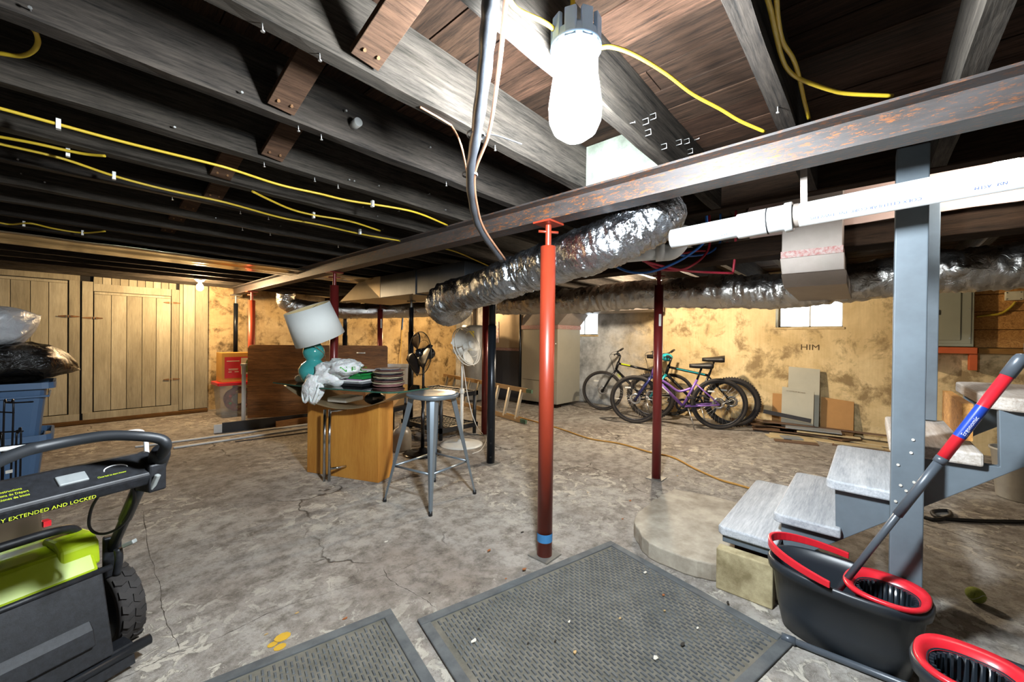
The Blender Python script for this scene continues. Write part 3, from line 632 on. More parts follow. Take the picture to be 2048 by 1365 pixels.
def stringer(x0, x1):
    top = [(.52, .17)]
    for i, (y, z) in enumerate(TR[:-1]):
        zb = z-.045; top += [(y-.03, zb)]
        top += [(TR[i+1][0]-.035, zb)]
    top += [(TR[-1][0]-.03, TR[-1][1]-.045), (-1.0, TR[-1][1]-.045)]
    low = [(-1.03, 1.22), (-.40, .74), (.155, .256), (.25, .17)]
    return MB().prism(top+low, (x1-x0, 0, 0), (x0, 0, 0), (0, 1, 0), (0, 0, 1))
part('stringer', stringer(SX0, SX0+.038), mGreyP, t, bevel=.003); part('stringer', stringer(SX1-.05, SX1-.012), mGreyP, t, bevel=.003)
part('step_board', MB().bx(2.15, 2.30, .30, .53, .195, .228), mGreyP, t, bevel=.004)
part('sole_block', MB().bx(2.065, 2.125, .305, .535, 0, .195), M('yellowed_timber', '#b5a884', .85, 0, 0, 9, .5, '#7d7050'), t, 'yellowed timber block under the first step', bevel=.006)
part('sole_block', MB().bx(2.26, 2.95, .3, .5, .085, .19), mOldB, t)
part('carriage_block', MB().bx(SX0+.1, SX1-.1, -.30, -.27, .80, .945), mat_osb(), t)
pA = XP(1785, 760, 2.135).y
pt = one('stair_post', MB().bx(2.135, 2.223, pA-.091, pA, 0, JB), mGreyP, 'square grey painted timber post at the near side of the stairs', 'post', bevel=.004)
nh = MB()
for px, py in ((1826, 880), (1822, 906), (1796, 930), (1801, 971), (1812, 982), (1828, 965), (1791, 1003)):
    p = XP(px, py, 2.134); nh.cyl(p, p-Vector((.003, 0, 0)), .005, n=7)
part('nail_hole', nh, M('putty', '#cfcabf', .8), pt)
one('stair_post', MB().bx(2.95, 3.04, -.255, -.165, .785, 1.90), mGreyP, 'second grey timber post on the far side of the stairs standing on the fourth step', 'post', bevel=.004)

# ================================================================ ELECTRICAL CORNER
mOSB = mat_osb(); XO = XW-.07
ob = thing('osb_backing', 'rough OSB backing boards behind the electrical panel', 'board', (XO, -1.1, 1.13))
zs = [1.14, 1.33, 1.52, 1.70, 1.86]
for a, b in zip(zs[:-1], zs[1:]): part('board', MB().bx(XO, XW-.003, -2.2, -.46, a+.003, b-.003), mOSB, ob, bevel=.003)
mPan = M('panel_olive', '#9c9a84', .4, .2, .08, 3); pn = thing('electrical_panel', 'olive-grey steel breaker panel mounted on the OSB boards', 'breaker panel', (XO, -.65, 1.15))
xa = XO-.10
ya, yb, za, zb = -.80, -.475, 1.15, 1.85
part('box', MB().bx(xa, XO, ya, yb, za, zb), mPan, pn, bevel=.004)
part('cover_rim', MB().bx(xa-.006, xa, ya+.02, yb-.02, za+.03, zb-.02), mPan, pn, bevel=.003)
dr = part('door', MB().bx(xa-.014, xa-.006, -.705, -.52, 1.215, 1.80), mPan, pn, bevel=.004)
part('latch', MB().bx(xa-.02, xa-.014, -.555, -.525, 1.49, 1.545), M('latch_dark', '#3a3a35', .4), dr, bevel=.003)
for z in (1.24, 1.55, 1.83): part('screw', MB().cyl((xa-.006, -.77, z), (xa-.011, -.77, z), .007, n=8), mNail, pn)
mOrg = M('orange_paint', '#c55a20', .55, 0, .15, 8)
of = thing('orange_bracket', 'orange painted timber ledge below the breaker panel', 'bracket', (XO, -.64, .9))
part('ledge', MB().bx(XO-.09, XO+.02, -.83, -.46, 1.075, 1.142), mOrg, of, bevel=.004)
for y in (-.505, -.805): part('leg', MB().bx(XO-.06, XO+.03, y-.03, y+.03, .90, 1.075), mOrg, of, bevel=.004)
one('timber_strip', MB().bx(XO-.04, XO+.02, -2.2, -.84, 1.08, 1.135), WOOD('strip_brown', '#7a5528', '#a87d44', 'Y'), 'plain timber strip under the OSB boards to the right of the orange ledge', 'board', bevel=.003)
jb = thing('junction_box', 'cream plastic junction box with yellow cable on the OSB boards', 'junction box', XP(2025, 592, XO-.03))
pj = XP(2027, 592, XO-.03); part('box', MB().bx(XO-.05, XO, pj.y-.065, pj.y+.055, pj.z-.045, pj.z+.045), M('cream_plastic', '#d6cba8', .5), jb, bevel=.006)
for s in (-1, 1):
    for v in (-1, 1): part('screw', MB().cyl((XO-.05, pj.y+s*.045, pj.z+v*.032), (XO-.053, pj.y+s*.045, pj.z+v*.032), .005, n=6), mBlkR, jb)
xe = XO-.02
cable('yellow_cable', 'yellow cable curving from the breaker panel to the junction box', 'cable', [XP(1953, 634, xe), XP(1975, 631, xe), XP(2000, 628, xe), XP(2020, 616, xe), XP(2031, 604, xe)], .011, mYel)
cable('yellow_cable', 'yellow cable rising from the junction box to the girder', 'cable', [XP(2029, 578, xe), XP(2031, 560, xe), XP(2034, 545, xe), XP(2100, 538, xe)], .011, mYel)
cable('yellow_cable', 'yellow cable along the top of the OSB boards', 'cable', [XP(1960, 563, xe), XP(1990, 557, xe), XP(2034, 549, xe), XP(2110, 540, xe)], .01, mYel)
# ================================================================ BUCKETS, MOPS, MATS
mBk = M('charcoal_plastic', '#262b31', .38, 0, .1, 6, .05); mBkIn = M('charcoal_plastic_wet', '#232a31', .25, 0, .12, 5); mRedP = M('red_plastic', '#cf2430', .3, 0, .08, 6)
def selip(a, b, n=40, e=2.5):
    out = []
    for k in range(n):
        t = 2*PI*k/n; c, s = math.cos(t), math.sin(t)
        out.append((math.copysign(abs(c)**(2/e), c)*a, math.copysign(abs(s)**(2/e), s)*b))
    return out
def loft(m, rings, T, n=40, capa=True, capb=False, smooth=True):
    vs = []
    for a, b, z, *cx in rings: vs += [T@Vector((x+(cx[0] if cx else 0), y, z)) for x, y in selip(a, b, n)]
    k = len(rings); fs = [(i*n+j, i*n+(j+1) % n, (i+1)*n+(j+1) % n, (i+1)*n+j) for i in range(k-1) for j in range(n)]
    m.add(vs, fs, smooth); o = len(m.v)-len(vs)
    if capa: m.f.append(tuple(o+j for j in reversed(range(n)))); m.sm.append(False)
    if capb: m.f.append(tuple(o+(k-1)*n+j for j in range(n))); m.sm.append(False)
    return m
def mop_bucket(cx, cy, ang, label, handle_up, H=.275):
    t = thing('mop_bucket', label, 'bucket', (cx, cy, 0), 0, 'spin mop buckets'); T = Matrix.Translation((cx, cy, 0))@Matrix.Rotation(ang, 4, 'Z')
    m = MB(); loft(m, [(.185, .098, .0), (.195, .105, .006), (.215, .118, .10), (.232, .130, H-.045), (.246, .142, H-.04), (.25, .146, H-.012), (.245, .141, H), (.234, .131, H-.003), (.228, .126, H-.05), (.205, .11, .1), (.186, .096, .02)], T, capb=True)
    part('body', m, mBk, t)
    ring = MB(); loft(ring, [(.085, .082, H-.012, .125), (.112, .118, H-.008, .123), (.119, .128, H+.006, .123), (.114, .121, H+.013, .123), (.096, .094, H+.004, .125), (.088, .085, H-.01, .125)], T, capa=False)
    part('wringer_collar', ring, mRedP, t)
    bk = MB(); loft(bk, [(.088, .085, H-.008, .125), (.08, .078, H-.08, .125), (.072, .07, H-.10, .125)], T, capb=True, capa=False); bsk = part('wringer_basket', bk, mBkIn, t, solid=.003)
    rb = None
    for k in range(30):
        a = 2*PI*k/30; q = T@Vector((.125+math.cos(a)*.079, math.sin(a)*.077, H-.045))
        rr = MB().box(q, (.009, .006, .068), ang+a); part('rib', rr, mBkIn, bsk)
    # red handle lying along the rim
    m = MB(); path = []
    for k in range(25):
        a = R(95)+R(170)*k/24; path.append((math.cos(a)*.262+.015, math.sin(a)*.157, H+.012+(.035*abs(math.cos(a)) if handle_up else .0)))
    vs = []; n = len(path)
    for k, (x, y, z) in enumerate(path):
        w = .012+.006*math.sin(PI*k/(n-1)); d = Vector((x, y, 0)).normalized()
        for dd, hz in ((-1, 0), (1, 0), (1, 1), (-1, 1)): vs.append(T@(Vector((x, y, z))+d*dd*.006+Vector((0, 0, (hz-.5)*2*w))))
    fs = [(k*4+j, k*4+(j+1) % 4, k*4+4+(j+1) % 4, k*4+4+j) for k in range(n-1) for j in range(4)]+[(3, 2, 1, 0), tuple((n-1)*4+j for j in range(4))]
    m.add(vs, fs); part('handle', m, mRedP, t, bevel=.003)
    return t
mop_bucket(2.02, .07, R(-98), 'charcoal mop bucket with red handle and wringer holding the mop, by the stairs', True)
mop_bucket(1.66, -.345, R(84), 'second charcoal mop bucket with red rim, cut off at the lower right corner', False)
mGreyPole = M('pole_grey', '#4d545c', .35, .1, .06); mLbl = M('label_blue', '#1f3f9c', .3)
t = thing('spin_mop', 'spin mop with grey pole and red grip leaning from the bucket to the stairs', 'mop', (2.03, .05, .06))
a = XP(1704, 1146, 1.985); b = DP(2046, 712, 1.27); dv = (b-a).normalized(); L = (b-a).length; a0 = a-dv*.10
def at_t(s): return a+(b-a)*s
part('lower_pole', MB().cyl(a0, at_t(.47), .0115, n=16), mGreyPole, t); part('sleeve', MB().cyl(at_t(.30), at_t(.57), .0145, n=18), mGreyPole, t)
part('joint', MB().cyl(at_t(.55), at_t(.575), .0175, n=18), mGreyPole, t)
part('grip', MB().cyl(at_t(.565), at_t(.93), .0165, n=20), mRedP, t, 'red grip')
lb = part('label_sleeve', MB().cyl(at_t(.665), at_t(.795), .0169, n=20, cap=False), mLbl, t, 'blue printed sleeve')
part('cap', MB().tube([at_t(.92), at_t(.985), at_t(1.0), at_t(1.006)], lambda s, _: .0185 if s < .6 else (.015 if s < .9 else .006), 18), mGreyPole, t, 'grey end cap')
side = dv.cross(FW).normalized(); fro = side.cross(dv).normalized()
if fro.dot(FW) > 0: fro = -fro
def on_pole(x, y):
    an = y/.0172; p = at_t(.675)+dv*x; return p+(fro*math.cos(an)+side*math.sin(an))*.0173
mWt = M('print_white', '#e8e8ec', .5)
text('Ergonomic', .017, mWt, lb, lambda x, y: on_pole(x, y+.004)); text('Telescopic', .017, mWt, lb, lambda x, y: on_pole(x, y-.012)); text('extra long pole', .008, mWt, lb, lambda x, y: on_pole(x, y-.024))
hd = MB().lathe([(.0, .0), (.04, .0), (.045, .01), (.03, .03), (.012, .045), (0, .045)], 20, a0+Vector((0, 0, -.045))); part('mop_head', hd, mRedP, t)
p0, p1 = ZP(1566, 1275, .014), ZP(1790, 1363, .014); p1 = p0+(p1-p0)*2.6
t = thing('mop_pole', 'loose dark grey mop pole lying on the floor in front of the buckets', 'mop', p0)
part('pole', MB().cyl(p0, p1, .0125, n=16), mGreyPole, t); part('ferrule', MB().cyl(p0-(p1-p0).normalized()*.005, p0+(p1-p0).normalized()*.04, .0155, n=16), mGreyPole, t)
p0 = ZP(1555, 1202, .005); p1 = ZP(1573, 1238, .005)
one('screwdriver', MB().tube([p0, p0.lerp(p1, .15), p0.lerp(p1, .5), p0.lerp(p1, .55), p1], lambda s, _: .005 if .05 < s < .55 else .002, 8), mBlkR, 'small black tool lying on the floor left of the bucket', 'tool')
# rubber mats
mMat = M('mat_rubber', '#5c5f60', .75, 0, 0, 10, .3, '#45484a'); mMatB = M('mat_dust', '#6f6a60', .9, 0, 0, 12, .3, '#565349')
def mat_thing(corner, u, v, lu, lv, label):
    c = Vector((*corner, 0)); u = Vector((*u, 0)).normalized(); v = Vector((*v, 0)); v = (v-u*v.dot(u)).normalized(); up = Vector((0, 0, 1))
    rz = math.atan2(u.y, u.x); t = thing('rubber_mat', label, 'floor mat', c, 0, 'ribbed rubber mats'); rot = Matrix((u, v, up)).transposed()
    part('backing', MB().box(c+u*lu/2+v*lv/2+up*.003, (lu-.02, lv-.02, .005), rot=rot), mMatB, t)
    bw = .042
    for a0, a1, b0, b1 in ((0, lu, 0, bw), (0, lu, lv-bw, lv), (0, bw, bw, lv-bw), (lu-bw, lu, bw, lv-bw)):
        m = MB(); m.box(c+u*(a0+a1)/2+v*(b0+b1)/2+up*.006, (a1-a0, b1-b0, .0115), rot=rot); part('border', m, mMat, t, bevel=.004)
    m = MB(); nu = int((lu-2*bw-.01)/.0175); nv = int((lv-2*bw-.02)/.037)
    for i in range(nu):
        for j in range(nv):
            p = c+u*(bw+.012+i*.0175)+v*(bw+.025+j*.037+(.0185 if i % 2 else 0))
            if (p-c).dot(v) > lv-bw-.016: continue
            h = Vector((.0045, .0145, 0)); z1 = .0098; vs = []
            for z, k in ((.005, 1), (z1, .7)):
                for sx, sy in ((-1, -1), (1, -1), (1, 1), (-1, 1)): vs.append(p+u*(sx*h.x*k)+v*(sy*h.y*k)+up*z)
            m.add(vs, [(4, 5, 6, 7), (0, 1, 5, 4), (1, 2, 6, 5), (2, 3, 7, 6), (3, 0, 4, 7)])
    part('tread_ribs', m, mMat, t, kind='stuff'); return t
mat_thing((2.11, 1.11), (.965-2.11, 1.385-1.11), (1.88-2.11, .22-1.11), 1.175, .93, 'large ribbed black rubber mat between the red post and the mop bucket')
mat_thing((.93, 1.525), (.34-.95, 1.655-1.525), (-.2, -.95), 1.2, .93, 'second ribbed black rubber mat at the bottom edge of the picture')
# debris on the mats and floor
mDeb = [M('chip_wood', '#b99a68', .8), M('chip_pale', '#d5cfc2', .8), M('chip_dark', '#2b2620', .8), M('chip_rust', '#9a5b2e', .8)]
for i in range(34):
    px, py = random.choice(((random.uniform(900, 1500), random.uniform(1130, 1340)), (random.uniform(400, 1500), random.uniform(900, 1340)), (random.uniform(1000, 1600), random.uniform(880, 1080))))
    p = ZP(px, py, 0)
    if (2.0 < p.x < 3.1 and -.3 < p.y < 1.12): continue
    onmat = p.x < 2.13 and p.y < 1.55; p.z = .0115 if onmat else .001; s = random.uniform(.006, .016); a = random.random()*PI
    m = MB(); m.prism([(s*math.cos(a+k*1.25)*random.uniform(.5, 1.2), s*.55*math.sin(a+k*1.25)*random.uniform(.6, 1.2)) for k in range(5)], (0, 0, .0025), p)
    one('debris_chip', m, mDeb[i % 4], 'tiny %s chip lying on the %s' % (('tan wood', 'pale plaster', 'black', 'rusty brown')[i % 4], 'rubber mats' if onmat else 'bare concrete floor'), 'debris', 'chips scattered on the floor')
# orange-yellow paint spots near the mats
for j, (px, py, s) in enumerate(((565, 1275, .03), (560, 1295, .022), (545, 1290, .018))):
    p = ZP(px, py, .0012); m = MB(); m.prism([(s*math.cos(k*.7)*(1+.5*nz((k, j, 3))), s*.8*math.sin(k*.7)*(1+.5*nz((k, j, 8)))) for k in range(9)], (0, 0, .0008), p); part('paint_spot', m, M('yellow_paint_spot', '#c29a2c', .7), floor)
# tennis ball
pb = ZP(1951, 1205, 0); t = thing('tennis_ball', 'faded green tennis ball on the floor behind the stair post', 'ball', (pb.x, pb.y, 0))
c = Vector((pb.x, pb.y, .033)); part('felt', MB().ball(c, .033, 24, 14), M('tennis_felt', '#8b9440', .95, 0, .2, 30, .5), t)
part('seam', MB().tube([c+Vector((math.cos(a)*.0332*math.cos(.5*math.sin(2*a)), math.sin(a)*.0332*math.cos(.5*math.sin(2*a)), .0332*math.sin(.5*math.sin(2*a)))) for a in [2*PI*k/40 for k in range(41)]], .0016, 6), M('tennis_seam', '#b9bba0', .9), t)
# hoses and cords on the floor
cable('extension_cord', 'tan extension cord snaking across the concrete floor to the stairs', 'cord', [ZP(a, b, .009) for a, b in ((1008, 826), (1050, 838), (1100, 852), (1135, 863), (1180, 878), (1240, 888), (1300, 905), (1345, 915), (1390, 938), (1440, 960), (1475, 970), (1508, 980))], .009, M('tan_cord', '#b98a3f', .6, 0, .2, 12))
cable('garden_hose', 'black hose lying on the floor behind the stairs', 'hose', [ZP(a, b, .012) for a, b in ((1848, 1035), (1870, 1040), (1900, 1033), (1895, 1022), (1865, 1024), (1880, 1036), (1950, 1042), (2048, 1044), (2120, 1046))], .012, mBlkR)
pb = ZP(2050, 1000, 0); t = thing('plastic_pail', 'pale grey plastic pail behind the stairs at the right edge', 'bucket', (pb.x, pb.y, 0))
part('body', MB().lathe([(.14, 0), (.145, .01), (.175, .36), (.185, .365), (.185, .38), (.17, .38), (.14, .02), (0, .02)], 32, (pb.x, pb.y, 0)), M('pail_grey', '#a8a49a', .5), t)

# ================================================================ OFFCUTS AND BOARDS BY THE RIGHT WALL
mGyp = M('gypsum_grey', '#b5b2a2', .85, 0, .08, 5); mCard = M('cardboard', '#b58752', .85, 0, .1, 8); mLamB = M('laminate_brown', '#6f5540', .5, 0, .15, 14); mLamP = M('laminate_pale', '#c9b68e', .6, 0, .12, 10); mLamG = M('laminate_grey', '#8f9498', .45, 0, .1, 9); mLamD = M('laminate_dark', '#2c2b2e', .45)
def lean(name, label, mat, pxl, pxr, pyt, xb_, th=.012, pyb=845, tilt=.09, skew=0.0):
    yl, yr = XP(pxl, pyt, xb_+tilt*.8).y, XP(pxr, pyt, xb_+tilt*.8).y; zt_ = XP((pxl+pxr)/2, pyt, xb_+tilt*.8).z
    m = MB(); b0 = Vector((xb_, 0, 0)); tp = Vector((xb_+tilt, 0, zt_)); nrm = Vector((-zt_, 0, tilt)).normalized()*th
    vs = [(xb_, yl, 0), (xb_, yr, 0), (xb_+tilt, yr, zt_-skew), (xb_+tilt, yl, zt_)]; vs = [Vector(v) for v in vs]; vs += [v-nrm for v in vs]
    m.add(vs, [(0, 1, 2, 3), (7, 6, 5, 4), (0, 4, 5, 1), (1, 5, 6, 2), (2, 6, 7, 3), (3, 7, 4, 0)]); return one(name, m, mat, label, 'board')
lean('gypsum_board', 'tall grey gypsum board leaning against the yellow wall', mGyp, 1577, 1640, 735, 6.34, skew=.02)
lg = lean('gypsum_board', 'short grey gypsum board leaning in front of the tall one', mGyp, 1564, 1628, 776, 6.26, tilt=.06, skew=.035)
text('1/2 GYPSUM BOARD', .022, gr, lg, lambda x, y: (6.245+.06*.97, XP(1572, 780, 6.31).y-x*1.05, XP(1572, 778, 6.31).z-.03+y-x*.07))
lean('cardboard_sheet', 'narrow piece of cardboard standing left of the gypsum boards', mCard, 1545, 1570, 788, 6.40, .006, tilt=.05)
lean('cardboard_sheet', 'wide brown cardboard sheet standing right of the gypsum boards', mCard, 1642, 1708, 797, 6.40, .006, tilt=.06, skew=.03)
def offcut(px, x, z, L, w, ang, mat, label, th=.013, tip=0.0):
    p = Vector((x, XP(px, 860, x).y, z)); m = MB(); rot = Matrix.Rotation(R(ang), 3, 'Z')@Matrix.Rotation(tip, 3, 'Y'); m.box(p+Vector((0, 0, th/2)), (w, L, th), rot=rot); return one('laminate_offcut', m, mat, label, 'plank', 'flooring offcuts by the wall')
OC = [(1650, 6.20, .0, 1.5, .19, 3, mLamB, 'long brown flooring plank at the bottom of the offcut pile'), (1640, 6.40, .0, 1.6, .15, 0, mLamD, 'dark flooring strip at the bottom of the pile by the wall'),
 (1660, 6.02, .0, 1.2, .14, -3, mLamP, 'pale plank at the front foot of the offcut pile'), (1650, 6.22, .015, 1.4, .19, -3, mLamP, 'pale underside of a flooring plank running to the stairs'),
 (1545, 6.12, .031, .45, .19, 14, mLamB, 'short brown flooring piece at the left end of the pile'), (1620, 6.18, .031, .62, .19, 8, mLamB, 'brown flooring plank across the middle of the pile'),
 (1610, 6.40, .015, 1.1, .16, 1, mLamB, 'dark brown flooring plank near the wall on the pile'), (1690, 6.16, .031, .30, .17, 55, mLamB, 'brown offcut lying crosswise at the right of the pile'),
 (1596, 6.24, .062, .9, .19, -5, mLamB, 'wide brown plank on the upper middle of the pile'), (1625, 6.16, .092, .55, .19, 6, mLamG, 'blue-grey flooring plank on top of the pile'),
 (1560, 5.86, .0, .26, .19, 28, mLamP, 'pale square offcut at the front of the pile'), (1583, 5.83, .016, .2, .15, 25, mLamG, 'small grey offcut on the front of the pile'), (1605, 5.86, .0, .25, .17, 22, mLamP, 'pale offcut beside the small grey one'),
 (1592, 5.68, .0, .42, .12, 16, mLamB, 'brown offcut lying in front on the concrete'), (1715, 5.95, .016, .42, .11, 12, mLamP, 'pale strip at the right front of the pile'),
 (1655, 6.10, .062, .6, .07, 8, mLamP, 'thin pale strip on the middle of the pile'), (1535, 6.2, .062, .36, .12, 35, mLamB, 'short brown strip poking out at the left of the pile'),
 (1650, 6.36, .092, 1.5, .06, 1, mLamB, 'long brown edge strip along the wall above the pile'), (1575, 6.26, .11, .55, .15, 12, mLamB, 'brown plank tilted on the top left of the pile'), (1735, 5.88, .0, .6, .08, 2, mLamB, 'brown strip at the right foot of the pile')]
for o in OC: offcut(*o)
p0, p1 = XP(1527, 823, 6.2), XP(1585, 835, 6.2); one('dark_strip', MB().bar(p0, p1+(p1-p0)*.6, .012, .05), mLamD, 'dark strip of flooring sticking up at the back of the pile', 'plank')
mBr2 = M('brown_bit', '#6a4a2c', .8)
one('edge_board', MB().bx(6.38, 6.42, .9, 1.5, 0, .07), mBr2, 'low brown board along the wall behind the bicycles', 'board', bevel=.003)

# ================================================================ BICYCLES
mTyre = M('tyre_rubber', '#2e2a28', .8, 0, .15, 20, .3); mRim = M('rim_black', '#303034', .4, .5); mSpk = M('spoke_steel', '#c4c4c4', .3, .9); mSeat = M('saddle_black', '#1e1c1b', .5, 0, .1, 12, .1)
def bicycle(rear, front, lean_deg, label, mf, mfork, kind, rad=.345, tyre=.024, rimc=None, deco=None, turn=0.0, knob=False):
    Rr, Ff = Vector((*rear, 0)), Vector((*front, 0)); hd = (Ff-Rr).normalized(); ang = math.atan2(hd.y, hd.x); L = 1.06
    t = thing('bicycle', label, 'bicycle', Rr, 0, 'bicycles by the wall')
    T = Matrix.Translation(Rr)@Matrix.Rotation(ang, 4, 'Z')@Matrix.Rotation(R(lean_deg), 4, 'X'); Q = lambda x, y, z: T@Vector((x, y, z))
    r0 = rad-tyre
    def wheel(name, x, tr=0.0):
        TW = T@Matrix.Translation((x, 0, rad))@Matrix.Rotation(tr, 4, 'Z'); ax = (TW.to_3x3()@Vector((0, 1, 0))); c = TW@Vector((0, 0, 0))
        hub = MB().lathe([(.0, -.05), (.012, -.05), (.03, -.03), (.014, -.02), (.014, .02), (.028, .03), (.012, .05), (0, .05)], 14, c, ax)
        w = part(name, hub, mRim, t); n = 48; pr = [(r0+tyre*math.cos(a), tyre*1.0*math.sin(a)) for a in [2*PI*k/10 for k in range(10)]]
        part('tyre', MB().lathe(pr, n, c, ax, closed=True), mTyre, w)
        pr = [(r0-tyre*.75, -.012), (r0-tyre*.75, .012), (r0-tyre*1.6, .009), (r0-tyre*1.6, -.009)]; part('rim', MB().lathe(pr, n, c, ax, closed=True), rimc or mRim, w)
        sp = MB(); e1 = TW.to_3x3()@Vector((1, 0, 0)); e2 = TW.to_3x3()@Vector((0, 0, 1))
        for k in range(32):
            a = 2*PI*k/32; s = 1 if k % 2 else -1; b = a+s*.9*(1 if k % 4 < 2 else -1); sp.cyl(c+ax*(.03*s)+(e1*math.cos(b)+e2*math.sin(b))*.027, c+(e1*math.cos(a)+e2*math.sin(a))*(r0-tyre*1.5), .0013, n=4, cap=False)
        part('spokes', sp, mSpk, w, kind='stuff')
        part('reflector', MB().bar(c+ax*.02+(e1*.5+e2*.85)*r0*.62+e1*.04, c+ax*.02+(e1*.5+e2*.85)*r0*.62-e1*.04, .004, .02), M('reflector', '#d8d8d2', .3), w)
        part('brake_disc', MB().lathe([(.078, -.028), (.078, -.026), (.05, -.026), (.05, -.028)], 28, c, ax, closed=True), mSpk, w)
        if knob:
            kn = MB()
            for k in range(64):
                a = 2*PI*k/64; d = e1*math.cos(a)+e2*math.sin(a)
                for s in (-.012, .012): kn.box(c+d*(r0+tyre*.96)+ax*s, (.012, .01, .016), rot=Matrix((e1*-math.sin(a)+e2*math.cos(a), ax, d)).transposed())
            part('knobs', kn, mTyre, w, kind='stuff')
        return w
    wheel('rear_wheel', 0); wheel('front_wheel', L, turn)
    bb = (.44, 0, .29); ht, hb = (.80, 0, .83), (.84, 0, .70); st_ = (.27, 0, .74 if kind != 'step' else .66)
    fr = MB(); tb = lambda p, q, r, k=10: fr.cyl(Q(*p), Q(*q), r, n=k)
    tb(bb, st_, .017); tb(bb, (hb[0], 0, hb[2]-.005), .021); tb(hb, ht, .022)
    if kind == 'step': fr.tube(catmull([Q(*hb), Q(.66, 0, .60), Q(.52, 0, .50), Q(.44, 0, .50), Q(.345, 0, .54)], 6), .016, 10)
    else: tb((ht[0]+.01, 0, ht[2]-.03), (.29, 0, .70), .018)
    for s in (-1, 1):
        tb((bb[0]-.02, s*.03, bb[2]), (0, s*.06, rad), .010, 8); tb((st_[0]+.01, s*.015, st_[2]-.06), (0, s*.06, rad), .009, 8)
    f = part('frame', fr, mf, t)
    fk = MB(); TF = T@Matrix.Translation((hb[0], 0, hb[2]))@Matrix.Rotation(turn, 4, 'Z')@Matrix.Translation((-hb[0], 0, -hb[2])); QF = lambda x, y, z: TF@Vector((x, y, z))
    for s in (-1, 1): fk.tube([QF(hb[0]+.01, s*.045, hb[2]-.02), QF(.93, s*.055, .56), QF(L, s*.055, rad)], .016, 10)
    fk.cyl(QF(hb[0]+.005, -.06, hb[2]-.02), QF(hb[0]+.005, .06, hb[2]-.02), .018, n=10); part('fork', fk, mfork, t)
    hbm = MB(); hz = .98 if kind == 'step' else .95; hbm.cyl(QF(*ht), QF(ht[0]-.03, 0, hz-.02), .014, n=10); hbm.cyl(QF(ht[0]-.03, 0, hz-.02), QF(ht[0]+.03, 0, hz), .015, n=10)
    hbm.tube(catmull([QF(ht[0]-.03, -.31, hz+.05), QF(ht[0]+.02, -.12, hz+.03), QF(ht[0]+.03, 0, hz), QF(ht[0]+.02, .12, hz+.03), QF(ht[0]-.03, .31, hz+.05)], 6), .012, 10)
    hbo = part('handlebar', hbm, mBlk, t)
    for s in (-1, 1):
        part('grip', MB().cyl(QF(ht[0]-.005, s*.2, hz+.04), QF(ht[0]-.035, s*.33, hz+.052), .017, n=12), mBlkR, hbo); part('brake_lever', MB().tube([QF(ht[0]+.0, s*.19, hz+.035), QF(ht[0]+.05, s*.2, hz+.02), QF(ht[0]+.03, s*.3, hz+.02)], .006, 6), mBlk, hbo)
        part('brake_cable', MB().tube(catmull([QF(ht[0]+.03, s*.18, hz+.03), QF(ht[0]+.13, s*.1, hz+.0), QF(ht[0]+.11, s*.03, hz-.12), QF(hb[0]+.03, s*.03, hb[2]-.03)], 6), .003, 5), mBlkR, hbo)
    sz = st_[2]+.16; part('seat_post', MB().cyl(Q(*st_), Q(st_[0]-.05, 0, sz), .0135, n=10), mBlk, t)
    sm = MB(); sd = []
    for k in range(9):
        u = k/8; x = st_[0]-.05-.13+.28*u; w = .08*(1-u)**.9+.024+.02*math.exp(-((u-.15)/.2)**2); z = sz+.03+.02*(1-u)**2; sd.append((x, w, z))
    vs = []
    for x, w, z in sd:
        for a in [2*PI*j/10 for j in range(10)]: vs.append(Q(x, w*math.cos(a), z+(.034 if math.sin(a) > 0 else .05)*math.sin(a)*(.5+.5*w/.1)))
    sm.add(vs, [(i*10+j, i*10+(j+1) % 10, (i+1)*10+(j+1) % 10, (i+1)*10+j) for i in range(8) for j in range(10)]+[tuple(range(9, -1, -1)), tuple(80+j for j in range(10))], True); part('saddle', sm, mSeat, t)
    cr = MB().lathe([(.09, -.002), (.09, .002), (.06, .002), (.06, -.002)], 28, Q(bb[0], -.055, bb[2]), T.to_3x3()@Vector((0, 1, 0)), closed=True); cr.cyl(Q(bb[0], -.07, bb[2]), Q(bb[0], .07, bb[2]), .016, n=10)
    co = part('crankset', cr, mBlk, t)
    for s, a in ((-1, R(-60)), (1, R(120))):
        e = (bb[0]+.17*math.cos(a), s*.075, bb[2]+.17*math.sin(a)); part('crank_arm', MB().bar(Q(bb[0], s*.07, bb[2]), Q(*e), .012, .022, up=T.to_3x3()@Vector((0, 1, 0))), mBlk, co); part('pedal', MB().bar(Q(e[0]-.045, s*.12, e[2]), Q(e[0]+.045, s*.12, e[2]), .08, .02), mBlkR, co)
    part('cassette', MB().lathe([(.045, -.05), (.02, -.03), (.0, -.03)], 20, Q(0, 0, rad), T.to_3x3()@Vector((0, 1, 0))), mSpk, t); part('derailleur', MB().bar(Q(.02, -.06, rad-.06), Q(.05, -.06, rad-.13), .02, .035), mBlk, t)
    part('kickstand', MB().cyl(Q(.38, .06, .28), Q(.30, .17, .02), .007, n=8), mSpk, t)
    for mtl, (p, q), h, s_ in (deco or []):
        A, B = Vector(p), Vector(q); dd = (B-A).normalized(); 
        if isinstance(h, str):
            text(h, s_, mtl, f, lambda x, y: T@(A+dd*x+Vector((-dd.z, 0, dd.x))*y+Vector((0, .0225, 0))) if False else T@(A+dd*x+Vector((-dd.z, 0, dd.x))*y+Vector((0, -.0225*SIDE, 0))))
        else: part('stripe', MB().bar(T@(A+Vector((0, -.018*SIDE, 0))), T@(B+Vector((0, -.018*SIDE, 0))), .004, h, up=T.to_3x3()@Vector((-dd.z, 0, dd.x))), mtl, f)
    return t
SIDE = -1
